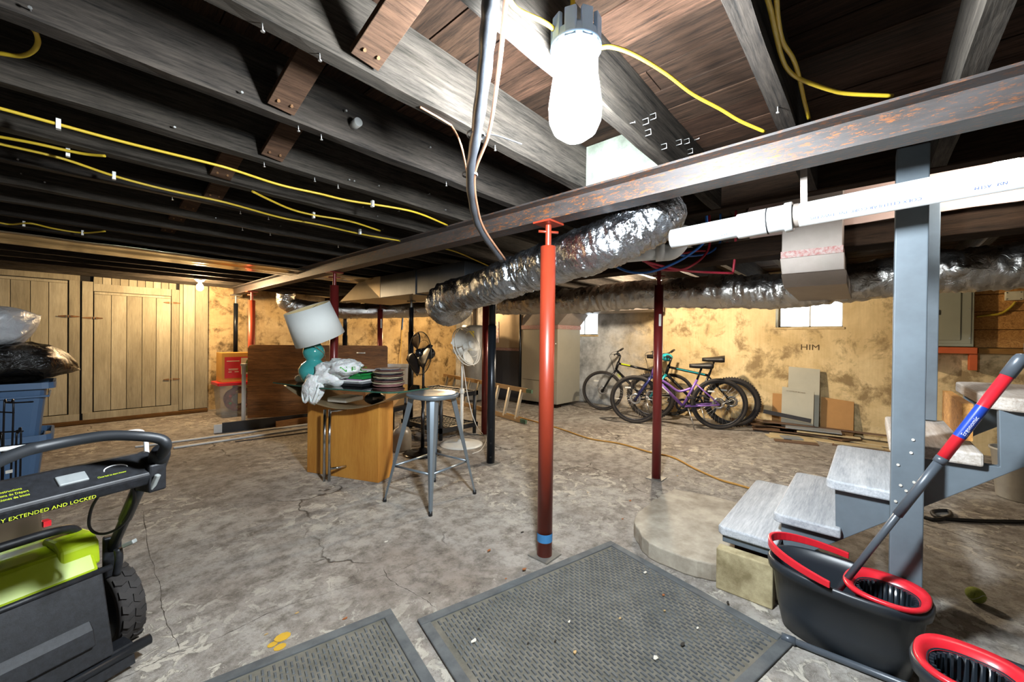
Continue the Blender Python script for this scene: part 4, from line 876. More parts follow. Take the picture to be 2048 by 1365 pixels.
mPurp = M('purple_paint', '#8a63b8', .3, .2, .1, 5); mNavy = M('navy_paint', '#2a2f63', .3, .2, .1); mBlkF = M('black_gloss_paint', '#17181c', .25, .2, .1); mTeal = M('teal_paint', '#2aa6b0', .35, .1, .08); mNeon = M('neon_yellow', '#cfe01f', .4); mRimP = M('rim_purple', '#3a2f4a', .4, .4)
bicycle((5.79, 1.50), (5.33, 2.52), -5, 'purple step-through bicycle standing nearest to the camera', mPurp, mNavy, 'step', deco=[(mWt, ((.62, 0, .46), (.72, 0, .555)), .014, 0)])
bkB = bicycle((6.12, 1.42), (5.86, 2.42), -7, 'black mountain bicycle with teal fork and knobbly tyres in the middle', mBlkF, mTeal, 'trail', rad=.345, tyre=.029, knob=True, deco=[(mTeal, ((.33, 0, .715), (.70, 0, .785)), .012, 0)])
bicycle((6.33, 2.32), (5.98, 3.22), -6, 'black bicycle with neon yellow marks leaning on the wall at the left', mBlkF, mBlkF, 'trail', rad=.335, tyre=.02, deco=[(mNeon, ((.62, 0, .775), (.76, 0, .80)), .02, 0), (mNeon, ((.80, 0, .64), (.70, 0, .52)), 'NI', .06)])


part('handlebar_bag', MB().ball((5.86, 2.22, .93), (.075, .085, .06), 18, 12), mTeal, bkB, 'teal handlebar bag')
# ================================================================ FURNACE CORNER
mCab = M('furnace_grey', '#a9a79a', .4, .4, .08, 3); mCabD = M('furnace_dark', '#3f4046', .45, .3, .1, 4); mPlen = M('plenum_tan', '#b3a084', .5, .3, .1, 4)
t = thing('furnace', 'pale grey furnace cabinet standing on blocks beside the left window', 'furnace', (5.85, 4.35, 0))
part('cabinet', MB().bx(5.5, 6.2, 3.92, 4.72, .07, 1.36), mCab, t, bevel=.006)
part('door_seam', MB().bx(5.496, 5.5, 3.95, 4.69, .45, .455), mCabD, t)
for y in (4.02, 4.6): part('foot_block', MB().bx(5.55, 5.7, y-.05, y+.05, 0, .07), mOldB, t)
part('knob', MB().ball((5.49, 3.96, 1.1), .018, 10, 6), mNail, t)
part('tape_band', MB().bx(5.49, 6.21, 3.91, 4.73, 1.35, 1.42), mTape, t); m = MB()
m.add([(5.5, 3.92, 1.42), (6.2, 3.92, 1.42), (6.2, 4.72, 1.42), (5.5, 4.72, 1.42), (5.55, 3.75, 1.62), (6.2, 3.75, 1.62), (6.2, 4.72, 1.62), (5.55, 4.72, 1.62)], [(3, 2, 1, 0), (4, 5, 6, 7), (0, 1, 5, 4), (1, 2, 6, 5), (2, 3, 7, 6), (3, 0, 4, 7)]); part('plenum', m, mGalv, t)
part('supply_duct', MB().bx(5.6, 6.2, 2.4, 4.72, 1.625, 1.88), mGalv, t, bevel=.004)
t = thing('return_plenum', 'tan return plenum above a dark cabinet next to the furnace', 'furnace', (5.8, 5.2, 0))
part('dark_cabinet', MB().bx(5.55, 6.3, 4.78, 5.62, 0, .96), mCabD, t, bevel=.006); part('tape_band', MB().bx(5.54, 6.31, 4.775, 5.625, .95, 1.0), mTape, t); part('upper_panel', MB().bx(5.56, 6.3, 4.78, 5.62, 1.0, 1.80), mPlen, t, bevel=.004)
part('tape_strip', MB().bx(5.55, 5.56, 5.36, 5.42, 1.1, 1.5), M('red_print_tape', '#c98a86', .5, 0, 0, 30, 0, '#e3ded8'), t)
part('pipe', MB().cyl((5.50, 4.755, 0), (5.50, 4.755, 1.8), .02, n=14), mBlk, t)
wx, wy = DP(948, 682, 7.6).x, DP(948, 682, 7.6).y
t = thing('water_heater', 'grey cylindrical water heater with yellow sticker behind the white fan', 'water heater', (wx, wy, 0))
part('tank', MB().lathe([(.0, .02), (.24, .02), (.25, .05), (.25, 1.36), (.22, 1.42), (0, 1.43)], 32, (wx, wy, 0)), M('heater_grey', '#9a9a98', .35, .3), t)
a = math.atan2(-wy, -wx); m = MB(); m.grid(lambda u, v: (wx+.2515*math.cos(a-.55+.55*u), wy+.2515*math.sin(a-.55+.55*u), .95+.36*v), 8, 1); part('sticker', m, M('yellow_sticker', '#d9c51e', .5), t)
part('flue', MB().cyl((wx, wy, 1.42), (wx, wy, 1.92), .05, n=18), mGalv, t)
for s in (-.12, .12): part('pipe', MB().cyl((wx+s, wy+s*.4, 1.4), (wx+s, wy+s*.4, 1.92), .012, n=10), mNail, t)
p = YP(917, 700, YW-.05); one('wall_pipe', MB().cyl((p.x, p.y, 0), (p.x, p.y, 1.75), .022, n=12), M('dark_pipe', '#4a2c1c', .6), 'thin dark vertical pipe against the golden back wall', 'pipe')
# ladder lying on its side
mAl = M('aluminium', '#b8b4aa', .35, .7, .12, 8); mAlT = M('ladder_rail', '#b89a72', .45, .4, .1, 8)
A, B = Vector((4.22, 3.62, .035)), Vector((4.82, 6.25, .035)); upv = Vector((.10, -.02, .41))
t = thing('ladder', 'aluminium ladder lying on its long edge in front of the furnace', 'ladder', A)
for k, o in enumerate((Vector((0, 0, 0)), upv)): part('rail', MB().bar(A+o, B+o, .022, .062), mAlT, t)
for o in (Vector((0, 0, 0)), upv): part('rail_foot', MB().bar(A+o-(B-A).normalized()*.12, A+o, .028, .05), M('ladder_foot', '#4f6f5a', .6), t)
for k in range(9): p = A+(B-A)*((k+.4)/9); part('rung', MB().bar(p, p+upv, .03, .045, up=(1, 0, 0)), mAl, t)
# black plastic shelf unit
mSh = M('shelf_black', '#1d1e20', .45, 0, .1); t = thing('shelf_unit', 'low black plastic shelf unit with open grid shelves behind the stool', 'shelf', (3.1, 3.95, 0))
x0, x1, y0, y1 = 2.82, 3.40, 3.62, 4.42
for z in (.13, .52):
    fr = MB()
    for a in ((x0, x1, y0, y0+.03), (x0, x1, y1-.03, y1), (x0, x0+.03, y0, y1), (x1-.03, x1, y0, y1)): fr.bx(*a, z-.045, z+.01)
    so = part('shelf', fr, mSh, t); g = MB()
    for k in range(1, 9): xx = x0+.03+(x1-x0-.06)*k/9; g.bx(xx-.005, xx+.005, y0+.02, y1-.02, z-.012, z)
    for k in range(1, 13): yy = y0+.03+(y1-y0-.06)*k/13; g.bx(x0+.02, x1-.02, yy-.005, yy+.005, z-.012, z)
    part('grid', g, mSh, so)
for xx in (x0+.03, x1-.03):
    for yy in (y0+.03, y1-.03): part('leg', MB().cyl((xx, yy, 0), (xx, yy, .53), .022, n=14), mSh, t)
one('blue_jug', MB().lathe([(.0, 0), (.10, 0), (.11, .02), (.11, .17), (.08, .23), (.035, .25), (.03, .28), (0, .28)], 20, (*bylat(805, 4.15), 0), sy=.75), M('clear_jug', '#9c9488', .3, 0, .2, 8, 0, None, .0), 'dusty translucent plastic jug standing behind the stool leg', 'jug')
q = bylat(752, 4.75); bxm = thing('cardboard_box', 'brown cardboard box on a black stand behind the desk', 'box', (q[0], q[1], .0))
part('carton', MB().box((q[0]+.1, q[1]-.05, .50), (.34, .3, .3), R(20)), mCard, bxm, bevel=.004); part('stand', MB().box((q[0]+.1, q[1]-.05, .33), (.5, .42, .05), R(20)), mSh, bxm)
for sx in (-1, 1):
    for sy in (-1, 1): part('leg', MB().box((q[0]+.1+sx*.2, q[1]-.05+sy*.17, .155), (.04, .04, .31), R(20)), mSh, bxm)

# ================================================================ FANS
def fan(base, head, face, tilt, mat, label, r, cage_mat, blade_mat, hub=.05, front=True, rb=.2, nb=3):
    bx0, by0 = base; t = thing('pedestal_fan', label, 'fan', (bx0, by0, 0)); hz = head
    part('base', MB().lathe([(.0, 0), (rb, 0), (rb, .008), (rb*.8, .022), (.05, .035), (.035, .06), (0, .06)], 36, (bx0, by0, 0)), mat, t)
    part('lower_pole', MB().cyl((bx0, by0, .04), (bx0, by0, hz*.55), .019, n=14), mat, t); part('upper_pole', MB().cyl((bx0, by0, hz*.55), (bx0, by0, hz-.06), .013, n=14), mat, t)
    part('collar', MB().lathe([(.019, -.03), (.028, -.02), (.028, .02), (.016, .035)], 16, (bx0, by0, hz*.55)), mat, t)
    ax = Vector((math.cos(face)*math.cos(tilt), math.sin(face)*math.cos(tilt), math.sin(tilt))); c = Vector((bx0, by0, hz)); e1 = ax.orthogonal().normalized(); e2 = ax.cross(e1)
    mo = MB().lathe([(0, -.12), (.035, -.118), (.058, -.09), (.06, -.03), (.05, .02), (.0, .022)], 20, c, ax); mo.cyl(c-ax*.05, (bx0, by0, hz-.08), .028, .018, n=14); part('motor', mo, mat, t)
    h = c+ax*.06; part('hub', MB().lathe([(0, -.03), (hub, -.028), (hub*.9, .01), (hub*.4, .03), (0, .032)], 18, h, ax), blade_mat, t)
    for k in range(nb):
        a = 2*PI*k/nb+.5; d = e1*math.cos(a)+e2*math.sin(a); w = ax.cross(d); m = MB()
        def bl(u, v, d=d, w=w): rr = hub*.8+(r*.9-hub*.8)*u; ww = (.035+.085*math.sin(min(1, u*1.15)*PI*.62)); vv = (v-.5)*2*ww; return h+d*rr*(1-.04*(v-.5)**2)+w*(vv+.03*u)+ax*(-.022*(v-.5)*2+.0)
        m.grid(bl, 8, 5); part('blade', m, blade_mat, t, solid=.003)
    for nm, s, zz in (('rear_guard', -1, -.015), ('front_guard', 1, .13)):
        if s > 0 and not front: continue
        g = MB(); cc = c+ax*zz; circ = lambda rr, of: [cc+ax*of+(e1*math.cos(2*PI*k/40)+e2*math.sin(2*PI*k/40))*rr for k in range(41)]
        rim_off = .06 if s < 0 else -.05
        g.tube(circ(r, rim_off), .005, 6, False); g.tube(circ(r*.62, rim_off*.25), .002, 5, False)
        for k in range(60):
            a = 2*PI*k/60; d = e1*math.cos(a)+e2*math.sin(a); g.tube([cc+d*.05, cc+d*r*.62+ax*rim_off*.25, cc+d*r+ax*rim_off], .0013, 4, False)
        if s > 0: g.lathe([(0, -.004), (.05, -.004), (.045, .006), (0, .008)], 16, cc, ax)
        part(nm, g, cage_mat, t)
    return t
mFanK = M('fan_black', '#141518', .25, 0, .1); mFanW = M('fan_white', '#d5d3cb', .4, 0, .08); mCage = M('cage_dark', '#3a352c', .4, .6)
fb = ZP(845, 908, 0); fan((fb.x, fb.y), 1.02, R(176), R(2), mFanK, 'black pedestal fan with its front guard missing behind the stool', .215, mCage, mFanK, front=False, rb=.19)
fw_ = ZP(920, 890, 0); wf = fan((fw_.x+.02, fw_.y), 1.07, R(-78), R(18), mFanW, 'white pedestal fan with tilted guard beside the black post', .215, mFanW, mFanW, rb=.235)
cable('power_cord', 'white power cord trailing from the white fan', 'cord', [Vector((fw_.x, fw_.y-.02, .95)), DP(937, 800, 4.2), DP(952, 850, 4.2), ZP(965, 868, .02), ZP(972, 880, .006), ZP(962, 900, .006), ZP(945, 908, .006)], .004, mFanW)

# ================================================================ STOOL
mSt = M('stool_steel', '#8d99a3', .3, .7, .08, 5); LG = [Vector((*p, 0)) for p in ((1.6, 2.15), (1.515, 2.575), (2.0, 2.64), (2.055, 2.215))]
cc = sum(LG, Vector())/4; SZ = .775
t = thing('bar_stool', 'grey metal backless bar stool standing in front of the desk', 'stool', cc)
tp = [cc+(p-cc)*.46+Vector((0, 0, SZ-.02)) for p in LG]
u1 = (LG[3]-LG[0]).normalized(); an = math.atan2(u1.y, u1.x); Ts = Matrix.Translation((cc.x, cc.y, 0))@Matrix.Rotation(an, 4, 'Z')
m = MB(); loft(m, [(.166, .166, SZ-.035), (.175, .175, SZ-.03), (.18, .18, SZ-.012), (.173, .173, SZ), (.145, .145, SZ-.006), (.02, .02, SZ-.012)], Ts, 44, capa=True, capb=True); part('seat', m, mSt, t)
for p, q in zip(LG, tp):
    o = (p-cc).normalized(); s = Vector((-o.y, o.x, 0)); m = MB(); n = 8; vs = []
    for k in range(n+1):
        f = k/n; c = q.lerp(p+Vector((0, 0, .02)), f); w = .032*(1-f)**1.2+.013; dpt = .026*(1-f)+.010
        vs += [c-s*w-o*dpt*.6, c-s*w*.35+o*dpt*.5, c+s*w*.35+o*dpt*.5, c+s*w-o*dpt*.6, c+s*w*.3-o*dpt*.1, c-s*w*.3-o*dpt*.1]
    fs = [(k*6+j, k*6+(j+1) % 6, k*6+6+(j+1) % 6, k*6+6+j) for k in range(n) for j in range(6)]+[tuple(reversed(range(6))), tuple(n*6+j for j in range(6))]
    m.add(vs, fs); lo = part('leg', m, mSt, t); part('foot_cap', MB().cyl(p, p+Vector((0, 0, .028)), .014, .013, n=12), mBlkR, lo)
zc = .26
mid = [q.lerp(p, 1-(zc/SZ)) for p, q in zip(LG, tp)]
for i in range(4): part('stretcher', MB().cyl(mid[i], mid[(i+1) % 4], .008, n=10), mSt, t)

# ================================================================ DESK
du, dv2 = Vector((.39, -.92, 0)).normalized(), Vector((.92, .39, 0)).normalized(); DO = Vector((1.38, 3.62, 0)); up = Vector((0, 0, 1))
def DK(s, v, z): return DO+du*s+dv2*v+up*z
mOak = WOOD('desk_oak', '#b5782f', '#cf9544', 'Z', .45, .5, .1); mSteelB = M('brushed_sheet', '#b09a78', .35, .6, .08, 6); mGl = GLASS('desk_glass', '#d3e0d6'); mGlE = M('glass_edge', '#2f5a4c', .15)
t = thing('glass_desk', 'desk with oak pedestal, curved steel sheet and pointed glass top', 'desk', DK(.37, .1, 0))
def arc(s): return .595+.16*((s-.42)/.58)**2
poly = [(0, 0), (.74, 0)]+[(.74-.74*k/14, arc(.74-.74*k/14)-.004) for k in range(15)]
part('pedestal', MB().prism(poly, dv2*.19, DO, du, up), mOak, t, 'oak pedestal', bevel=.003)
m = MB(); m.grid(lambda u, v: DK(-.16+1.16*u, -.10+.42*v, arc(-.16+1.16*u)+.0), 30, 6); part('curved_sheet', m, mSteelB, t, 'curved steel sheet', solid=.004)
gp = [(1.21, 3.95), (1.245, 3.75), (1.32, 3.35), (1.59, 2.68), (1.66, 2.64), (1.98, 2.70), (2.03, 2.80), (2.02, 2.92), (1.80, 3.55), (1.60, 3.95), (1.42, 4.05)]
part('glass_top', MB().prism([(x, y) for x, y in gp], (0, 0, .010), (0, 0, .757)), mGl, t, 'clear glass top')
em = MB(); gv = [Vector((x, y, .762)) for x, y in gp]
for a, b in zip(gv, gv[1:]+gv[:1]): em.bar(a, b, .0015, .0095)
part('glass_edge', em, mGlE, t)
mChr = M('chrome', '#c9cacc', .12, 1.0, .05)
for px in (648.5, 658.5):
    p = ZP(px, 963, 0); part('chrome_leg', MB().cyl((p.x, p.y, 0), (p.x, p.y, .585), .0115, n=16), mChr, t)
pl = ZP(658.5, 963, 0)
part('chrome_arm', MB().cyl((pl.x, pl.y, .57), DK(.42, .02, .57)+Vector((0, 0, 0)), .010, n=12), mChr, t); part('chrome_arm', MB().cyl((pl.x, pl.y, .10), DK(.42, .0, .10), .010, n=12), mChr, t)
GZ = .768
# things under the glass on the steel sheet
b0 = DK(.30, .12, arc(.30)+.02); one('paper_pile', MB().box(b0+Vector((0, 0, .02)), (.2, .22, .04), math.atan2(du.y, du.x)), M('paper', '#d9d6cf', .8, 0, .05, 20), 'white folded papers lying on the curved steel sheet', 'papers', bevel=.01)
b1 = DK(.62, .1, arc(.62)+.04); gd = thing('gadget', 'dark electric gadget with white handle lying on the curved steel sheet', 'gadget', b1)
part('body', MB().ball(b1+Vector((0, 0, .01)), (.085, .07, .05), 18, 10, lambda d: 1+.1*nz(d*3)), mBlkR, gd); part('ring', MB().tube([b1+Vector((.06*math.cos(a), .0, .03+.03*math.sin(a))) for a in [PI*k/10 for k in range(11)]], .008, 8), mWhiteP, gd)
part('vents', MB().bar(b1+Vector((-.05, -.06, .02)), b1+Vector((.05, -.07, .02)), .01, .02), mGalv, gd)

# table lamp
mTealC = M('teal_ceramic', '#3f9a98', .14, 0, .12, 4, 0, '#358582', coat=.6); lb_ = ZP(627, 769, GZ); t = thing('table_lamp', 'teal double-gourd table lamp with tilted white shade on the desk', 'lamp', (lb_.x, lb_.y, GZ))
B0 = Vector((lb_.x, lb_.y, GZ)); prof = [(0, 0), (.062, 0), (.066, .012), (.095, .05), (.118, .10), (.118, .135), (.095, .175), (.062, .20), (.058, .212), (.078, .235), (.088, .27), (.082, .305), (.058, .34), (.042, .362), (.042, .372), (0, .374)]
part('body', MB().lathe(prof, 36, B0), mTealC, t)
part('neck', MB().cyl(B0+Vector((0, 0, .37)), B0+Vector((0, 0, .42)), .012, n=12), mNail, t)
cpts = []
for k in range(26): a = -2.4+k*.17; z = .36-.011*k; rr = .09 if .2 < z < .31 else .11; cpts.append(B0+Vector((math.cos(a)*rr, math.sin(a)*rr, z)))
part('cord', MB().tube(cpts, .003, 6), M('cord_tan', '#7d6a4e', .6), t)
tl = (RT*.26+UP*.965).normalized(); tl = (tl+FW*-.12).normalized()
tl = (-RT*.26+UP*.94-FW*.30).normalized(); sc = B0+Vector((0, 0, .36))+tl*.0+UP*.16
mShd = M('shade_white', '#d9dcd9', .8, 0, .05, 5); mShdI = M('shade_cream_inside', '#cdb98a', .8, 0, .05, 5)
sh = part('shade', MB().lathe([(.205, -.125), (.185, .135)], 48, sc, tl), mShd, t, 'white drum shade'); sh.data = sh.data
m = MB(); m.tube([sc+tl*-.145, sc+tl*.145], lambda s, _: .205-.02*s, 48, False)
sh.data = m.mesh('shade', wm(t).inverted()); sh.data.materials.append(mShd); mods(sh, 0, .003)
m = MB(); m.tube([sc+tl*-.143, sc+tl*.143], lambda s, _: .2025-.02*s, 48, False); part('shade_lining', m, mShdI, t)
e1 = tl.orthogonal().normalized(); e2 = tl.cross(e1); sp = MB()
for k in range(3): a = 2*PI*k/3; sp.cyl(sc+tl*.12, sc+tl*.13+(e1*math.cos(a)+e2*math.sin(a))*.185, .0025, n=6)
sp.cyl(B0+Vector((0, 0, .41)), sc+tl*.12, .005, n=8); part('spider', sp, mNail, t)

# stack of magazines and books
mBG = M('book_green', '#1f7a3a', .45); mBW = M('book_white', '#d8d8d6', .6); mBK = M('book_black', '#16181c', .4); mBP = M('book_pink', '#b07fb0', .5); mBGy = M('book_grey', '#84868a', .6)
c0 = DK(.42, .11, 0); z = GZ; ang = math.atan2(du.y, du.x)
for i, (mt, th, w, l, dx, nm, lbl) in enumerate(((mBK, .022, .30, .23, .0, 'binder', 'black binder at the bottom of the stack on the glass desk'), (mBGy, .014, .27, .21, .005, 'magazine', 'grey magazine second from the bottom of the stack'), (mBW, .016, .28, .22, -.005, 'magazine', 'white booklet in the lower half of the stack'), (mBP, .008, .27, .21, .0, 'magazine', 'pink edged magazine between the white and green books'), (mBG, .026, .285, .22, .004, 'book', 'lower thick green book in the stack on the desk'), (mBG, .024, .27, .215, -.004, 'book', 'upper green book in the stack on the desk'), (mBK, .012, .28, .22, .0, 'book', 'thin black book above the green ones'), (mBW, .008, .29, .22, .006, 'magazine', 'white magazine with coloured cover on top of the stack'))):
    o = one(nm, MB().box(c0+du*dx*2+up*(z+th/2), (w, l, th-.001), ang+dx*6), mt, lbl, 'book' if nm == 'book' else nm, 'stack on the desk', bevel=.002); z += th
# round reels and plates
c1 = DK(.72, .15, 0); z = GZ
mRl = [M('reel_pink', '#a97a76', .45, .1), M('reel_tan', '#b5a98c', .45), M('reel_brown', '#6d4a46', .45), M('reel_dark', '#38363b', .4), M('reel_steel', '#9a9ba0', .35, .4)]
RN = ('coppery round dish at the bottom of the round stack', 'second coppery round dish from the bottom', 'tan round dish low in the round stack', 'brown octagonal dish in the round stack', 'grey octagonal dish in the lower half of the round stack', 'tan octagonal dish in the middle of the round stack', 'dark red octagonal dish in the middle', 'dark octagonal dish above the middle', 'tan round dish near the top of the round stack', 'brown octagonal dish near the top', 'steel octagonal dish on top of the round stack')
for i, (k, n, r_, th) in enumerate(((0, 32, .125, .012), (0, 32, .128, .012), (1, 32, .13, .012), (2, 8, .125, .015), (3, 8, .122, .015), (1, 8, .122, .016), (2, 8, .12, .014), (3, 8, .122, .014), (1, 32, .125, .013), (2, 8, .12, .014), (4, 8, .105, .014))):
    cx = c1+Vector((.008*math.sin(i*2.3), .008*math.cos(i*1.7), z)); m = MB().lathe([(0, 0), (r_*.8, 0), (r_, th*.6), (r_, th*.95), (r_*.96, th*.95), (0, th*.8)], n, cx, rz=i*.2, smooth=n > 10); one('round_dish', m, mRl[k], RN[i], 'dish', 'stack of dishes on the desk'); z += th
one('picture_frame', MB().box(DK(.62, .34, GZ+.06), (.22, .012, .11), ang), M('frame_dark', '#4a382c', .5), 'small framed picture standing behind the stacks on the desk', 'picture frame', bevel=.003)
# plastic shopping bag
mBag = M('bag_white', '#dcdddc', .35, 0, .06, 8); q = NT('bag_film'); q.b.inputs['Base Color'].default_value = lin('#dfe0df'); q.b.inputs['Roughness'].default_value = .32; q.b.inputs['Subsurface Weight'].default_value = .15; v_ = q.coord(); q.bump(q.noise(v_, 18, 5, .65, 1.2), .9, .02); mBagF = q.m
bc = DK(.25, .02, GZ+.09); t = thing('shopping_bag', 'crumpled white plastic bag with green letters draped over the desk edge', 'bag', DK(.16, .0, GZ))
def bagf(c, rx, ry, rz, sd, rotz, amp=.28):
    return MB().ball(c, (rx, ry, rz), 56, 34, lambda d: 1+amp*nz((d.x*1.6+sd, d.y*1.6, d.z*1.6))+amp*.6*abs(nz((d.x*4, d.y*4+sd, d.z*4)))+amp*.25*nz((d.x*9, d.y*9+sd, d.z*9)), Matrix.Rotation(rotz, 3, 'Z'))
part('body', bagf(bc, .135, .15, .10, 3.1, ang), mBagF, t); foldm = bagf(DK(.37, .0, GZ+.15), .17, .11, .07, 7.7, ang, .3); part('fold', foldm, mBagF, t)
part('fold', bagf(DK(.19, -.13, GZ-.02), .09, .06, .11, 12.2, ang, .3), mBagF, t)
for k, (s0, s1) in enumerate(((.12, .20), (.20, .28))):
    m = MB(); P = catmull([DK(s0, -.16, GZ+.0), DK(s0+.01, -.175, GZ-.08), DK((s0+s1)/2, -.18, GZ-.125), DK(s1-.005, -.175, GZ-.06), DK(s1, -.15, GZ+.02)], 8); m.tube(P, lambda s, a: .010+.004*math.cos(a*2), 8); part('handle', m, mBagF, t)
from mathutils.bvhtree import BVHTree
bv = BVHTree.FromPolygons([tuple(v) for v in foldm.v], foldm.f)
def on_bag(x, y):
    d = _ray(678+x*500, 744-y*330); h = bv.ray_cast(CP, d.normalized())
    return (h[0]-d*.0025) if h[0] else DP(678+x*500, 744-y*330, 3.2)
text('N F C', .045, M('bag_green', '#2f9a12', .5), t, on_bag)
one('crumpled_paper', MB().ball(ZP(602, 765, GZ)+Vector((0, 0, .035)), (.05, .05, .035), 18, 10, lambda d: 1+.25*nz(d*4)), M('paper', '#d9d6cf'), 'crumpled paper ball beside the lamp on the glass desk', 'paper')

# ================================================================ PLYWOOD SHEET AND TRIM
mPly = WOOD('dark_plywood', '#3f2613', '#98693b', 'X', .55, .3, .2)
A, B = Vector((1.67, 6.5, 0)), Vector((3.2, 5.4, 0)); pu = (B-A).normalized(); pn_ = Vector((-pu.y, pu.x, 0)); pn_ = -pn_ if pn_.dot(FW) < 0 else pn_
t = thing('plywood_sheet', 'dark stained plywood sheet with a small metal handle standing behind the desk', 'board', (A+B)/2, math.atan2(pu.y, pu.x))
Lp = (B-A).length; pp = [(0, .02), (Lp, .02), (Lp, 1.03), (Lp-.02, 1.05), (.05, 1.05), (.015, 1.035), (0, 1.0)]
ply = part('sheet', MB().prism(pp, pn_*.019, A-pn_*.0, pu, Vector((0, 0, 1))), mPly, t, bevel=.003)
hp = YP(712, 709, 1); hs = .80*Lp; hz_ = .94; c = A+pu*hs-pn_*.02; hm = MB(); hm.cyl(c-pu*.06+up*hz_, c+pu*.06+up*hz_, .009, n=10)
for s in (-1, 1): hm.box(c+pu*.052*s+up*hz_+pn_*.01, (.014, .02, .022), math.atan2(pu.y, pu.x))
part('handle', hm, M('handle_zinc', '#c6c9cb', .35, .4), t, 'small metal handle')
mWP = M('white_trim', '#cfd0cf', .5, 0, .08, 6)
p = ZP(487, 842, 0); wt = thing('white_trim_post', 'narrow white trim post standing at the left end of the plywood sheet', 'trim', p)
part('shaft', MB().box(p+Vector((0, 0, .38)), (.035, .05, .76), math.atan2(pu.y, pu.x)), mWP, wt, bevel=.003); part('cap', MB().box(p+Vector((0, 0, .775)), (.06, .07, .03), math.atan2(pu.y, pu.x)), mWP, wt, bevel=.003)
q0 = A+pu*-.0-pn_*.12; 
a, b = ZP(444, 866, 0), ZP(616, 845, 0); t = thing('black_trim_board', 'black board with a white end lying on edge before the plywood sheet', 'board', a)
part('board', MB().bar(a+up*.06, b+up*.06, .02, .12), M('board_black', '#1c1d22', .4), t, bevel=.003); part('end', MB().bar(a+up*.055-(b-a).normalized()*.08, a+up*.055, .022, .10), mWP, t)
a, b = ZP(552, 856, 0), ZP(640, 842, 0); one('brown_trim_board', MB().bar(a+up*.04, b+up*.04, .018, .08), WOOD('trim_brown', '#7a5637', '#a3784d', 'X'), 'brown board lying in front of the black one', 'board', bevel=.003)
for i, (p, q_, lb__) in enumerate((((270, 894), (640, 846), 'rear white plastic trim strip lying on the floor left of the desk'), ((347, 896), (640, 853), 'front white plastic trim strip lying on the floor left of the desk'))):
    a, b = ZP(*p, .012), ZP(*q_, .012); one('trim_strip', MB().bar(a, b, .03, .018), mWP, lb__, 'trim', bevel=.004)
a, b = ZP(470, 884, .004), ZP(640, 862, .004); one('dark_lath', MB().bar(a, b, .03, .008), mLamD, 'flat dark lath on the floor under the white strips', 'board')
# white cabinet panel behind the plywood
a = DP(773, 800, 6.25); b = DP(818, 800, 6.3); t = thing('white_cabinet', 'white cabinet side standing behind the right end of the plywood sheet', 'cabinet', (a.x, a.y, 0)); dd = Vector((b.x-a.x, b.y-a.y, 0))
A2 = Vector((a.x, a.y, 0)); dn = dd.normalized(); part('board', MB().bar(A2+up*.36, A2+dd+up*.36, .02, .70), mWP, t, bevel=.003); part('cap', MB().bar(A2-dn*.02+up*.735, A2+dd+dn*.02+up*.735, .05, .05), mWP, t, bevel=.004)

# ================================================================ CHRISTMAS BOXES
p = ZP(428, 836, 0); cx0, cy0 = p.x+.03, p.y-.15; q = NT('clear_plastic'); MC['clear_plastic'] = q.m; q.b.inputs['Base Color'].default_value = lin('#b9bcb6'); q.b.inputs['Alpha'].default_value = .22; q.b.inputs['Roughness'].default_value = .25
t = thing('storage_bin', 'clear storage bin with red lid full of red Christmas decorations', 'storage bin', (cx0+.27, cy0+.2, 0))
def rbox(m, x0, x1, y0, y1, z0, z1, tap=.02, r=.03):
    T = Matrix.Translation(((x0+x1)/2, (y0+y1)/2, 0)); a, b = (x1-x0)/2, (y1-y0)/2
    def rr(aa, bb, z): return [T@Vector((sx*(aa-r)+r*math.cos(th), sy*(bb-r)+r*math.sin(th), z)) for sx, sy, t0 in ((1, 1, 0), (-1, 1, PI/2), (-1, -1, PI), (1, -1, 1.5*PI)) for th in (t0, t0+PI/6, t0+PI/3, t0+PI/2)]
    vs = rr(a-tap, b-tap, z0)+rr(a, b, z1); n = 16; m.add(vs, [(j, (j+1) % n, n+(j+1) % n, n+j) for j in range(n)]); o = len(m.v)-2*n; m.f.append(tuple(o+j for j in reversed(range(n)))); m.sm.append(False); return m
BX = (cx0, cx0+.58, cy0, cy0+.38)
part('tub', rbox(MB(), *BX, 0.0, .46, .03), q.m, t, solid=.003)
l = MB(); rbox(l, BX[0]-.025, BX[1]+.025, BX[2]-.025, BX[3]+.025, .46, .505, 0); l.f.append(tuple(range(16, 32))); l.sm.append(False); part('lid', l, mRedP, t, 'red lid', bevel=.006)
wr_ = thing('wreath', 'red tinsel wreath inside the clear storage bin', 'wreath', (cx0+.27, cy0+.1, .02)); wc = Vector((cx0+.25, cy0+.12, .25))
m = MB(); m.tube([wc+Vector((.13*math.cos(a), -.02, .13*math.sin(a))) for a in [2*PI*k/40 for k in range(41)]], lambda s, a: .05*(1+.35*nz((s*30, math.cos(a)*2, math.sin(a)*2))), 16); part('tinsel', m, M('tinsel_red', '#9c2f2f', .5, .2, 0, 40, .8, '#5f1c20'), wr_)
for k in range(7): a = k*.9; part('bauble', MB().ball(wc+Vector((.12*math.cos(a), -.06, .12*math.sin(a))), .022, 12, 8), [mRedP, M('bauble_green', '#3f8a3f', .3), M('bauble_gold', '#c79a4a', .25, .6)][k % 3], wr_)
one('ornament', MB().ball((cx0+.45, cy0+.12, .10), (.06, .05, .05), 14, 10), M('ornament_pale', '#c8bf9f', .5), 'pale ornament lying at the bottom right of the clear bin', 'ornament')
bz = .507; t = thing('gift_box', 'cardboard carton with red printed label and tree picture on the red lid', 'box', (cx0+.33, cy0+.19, bz)); bx0_, bx1_ = cx0+.03, cx0+.55
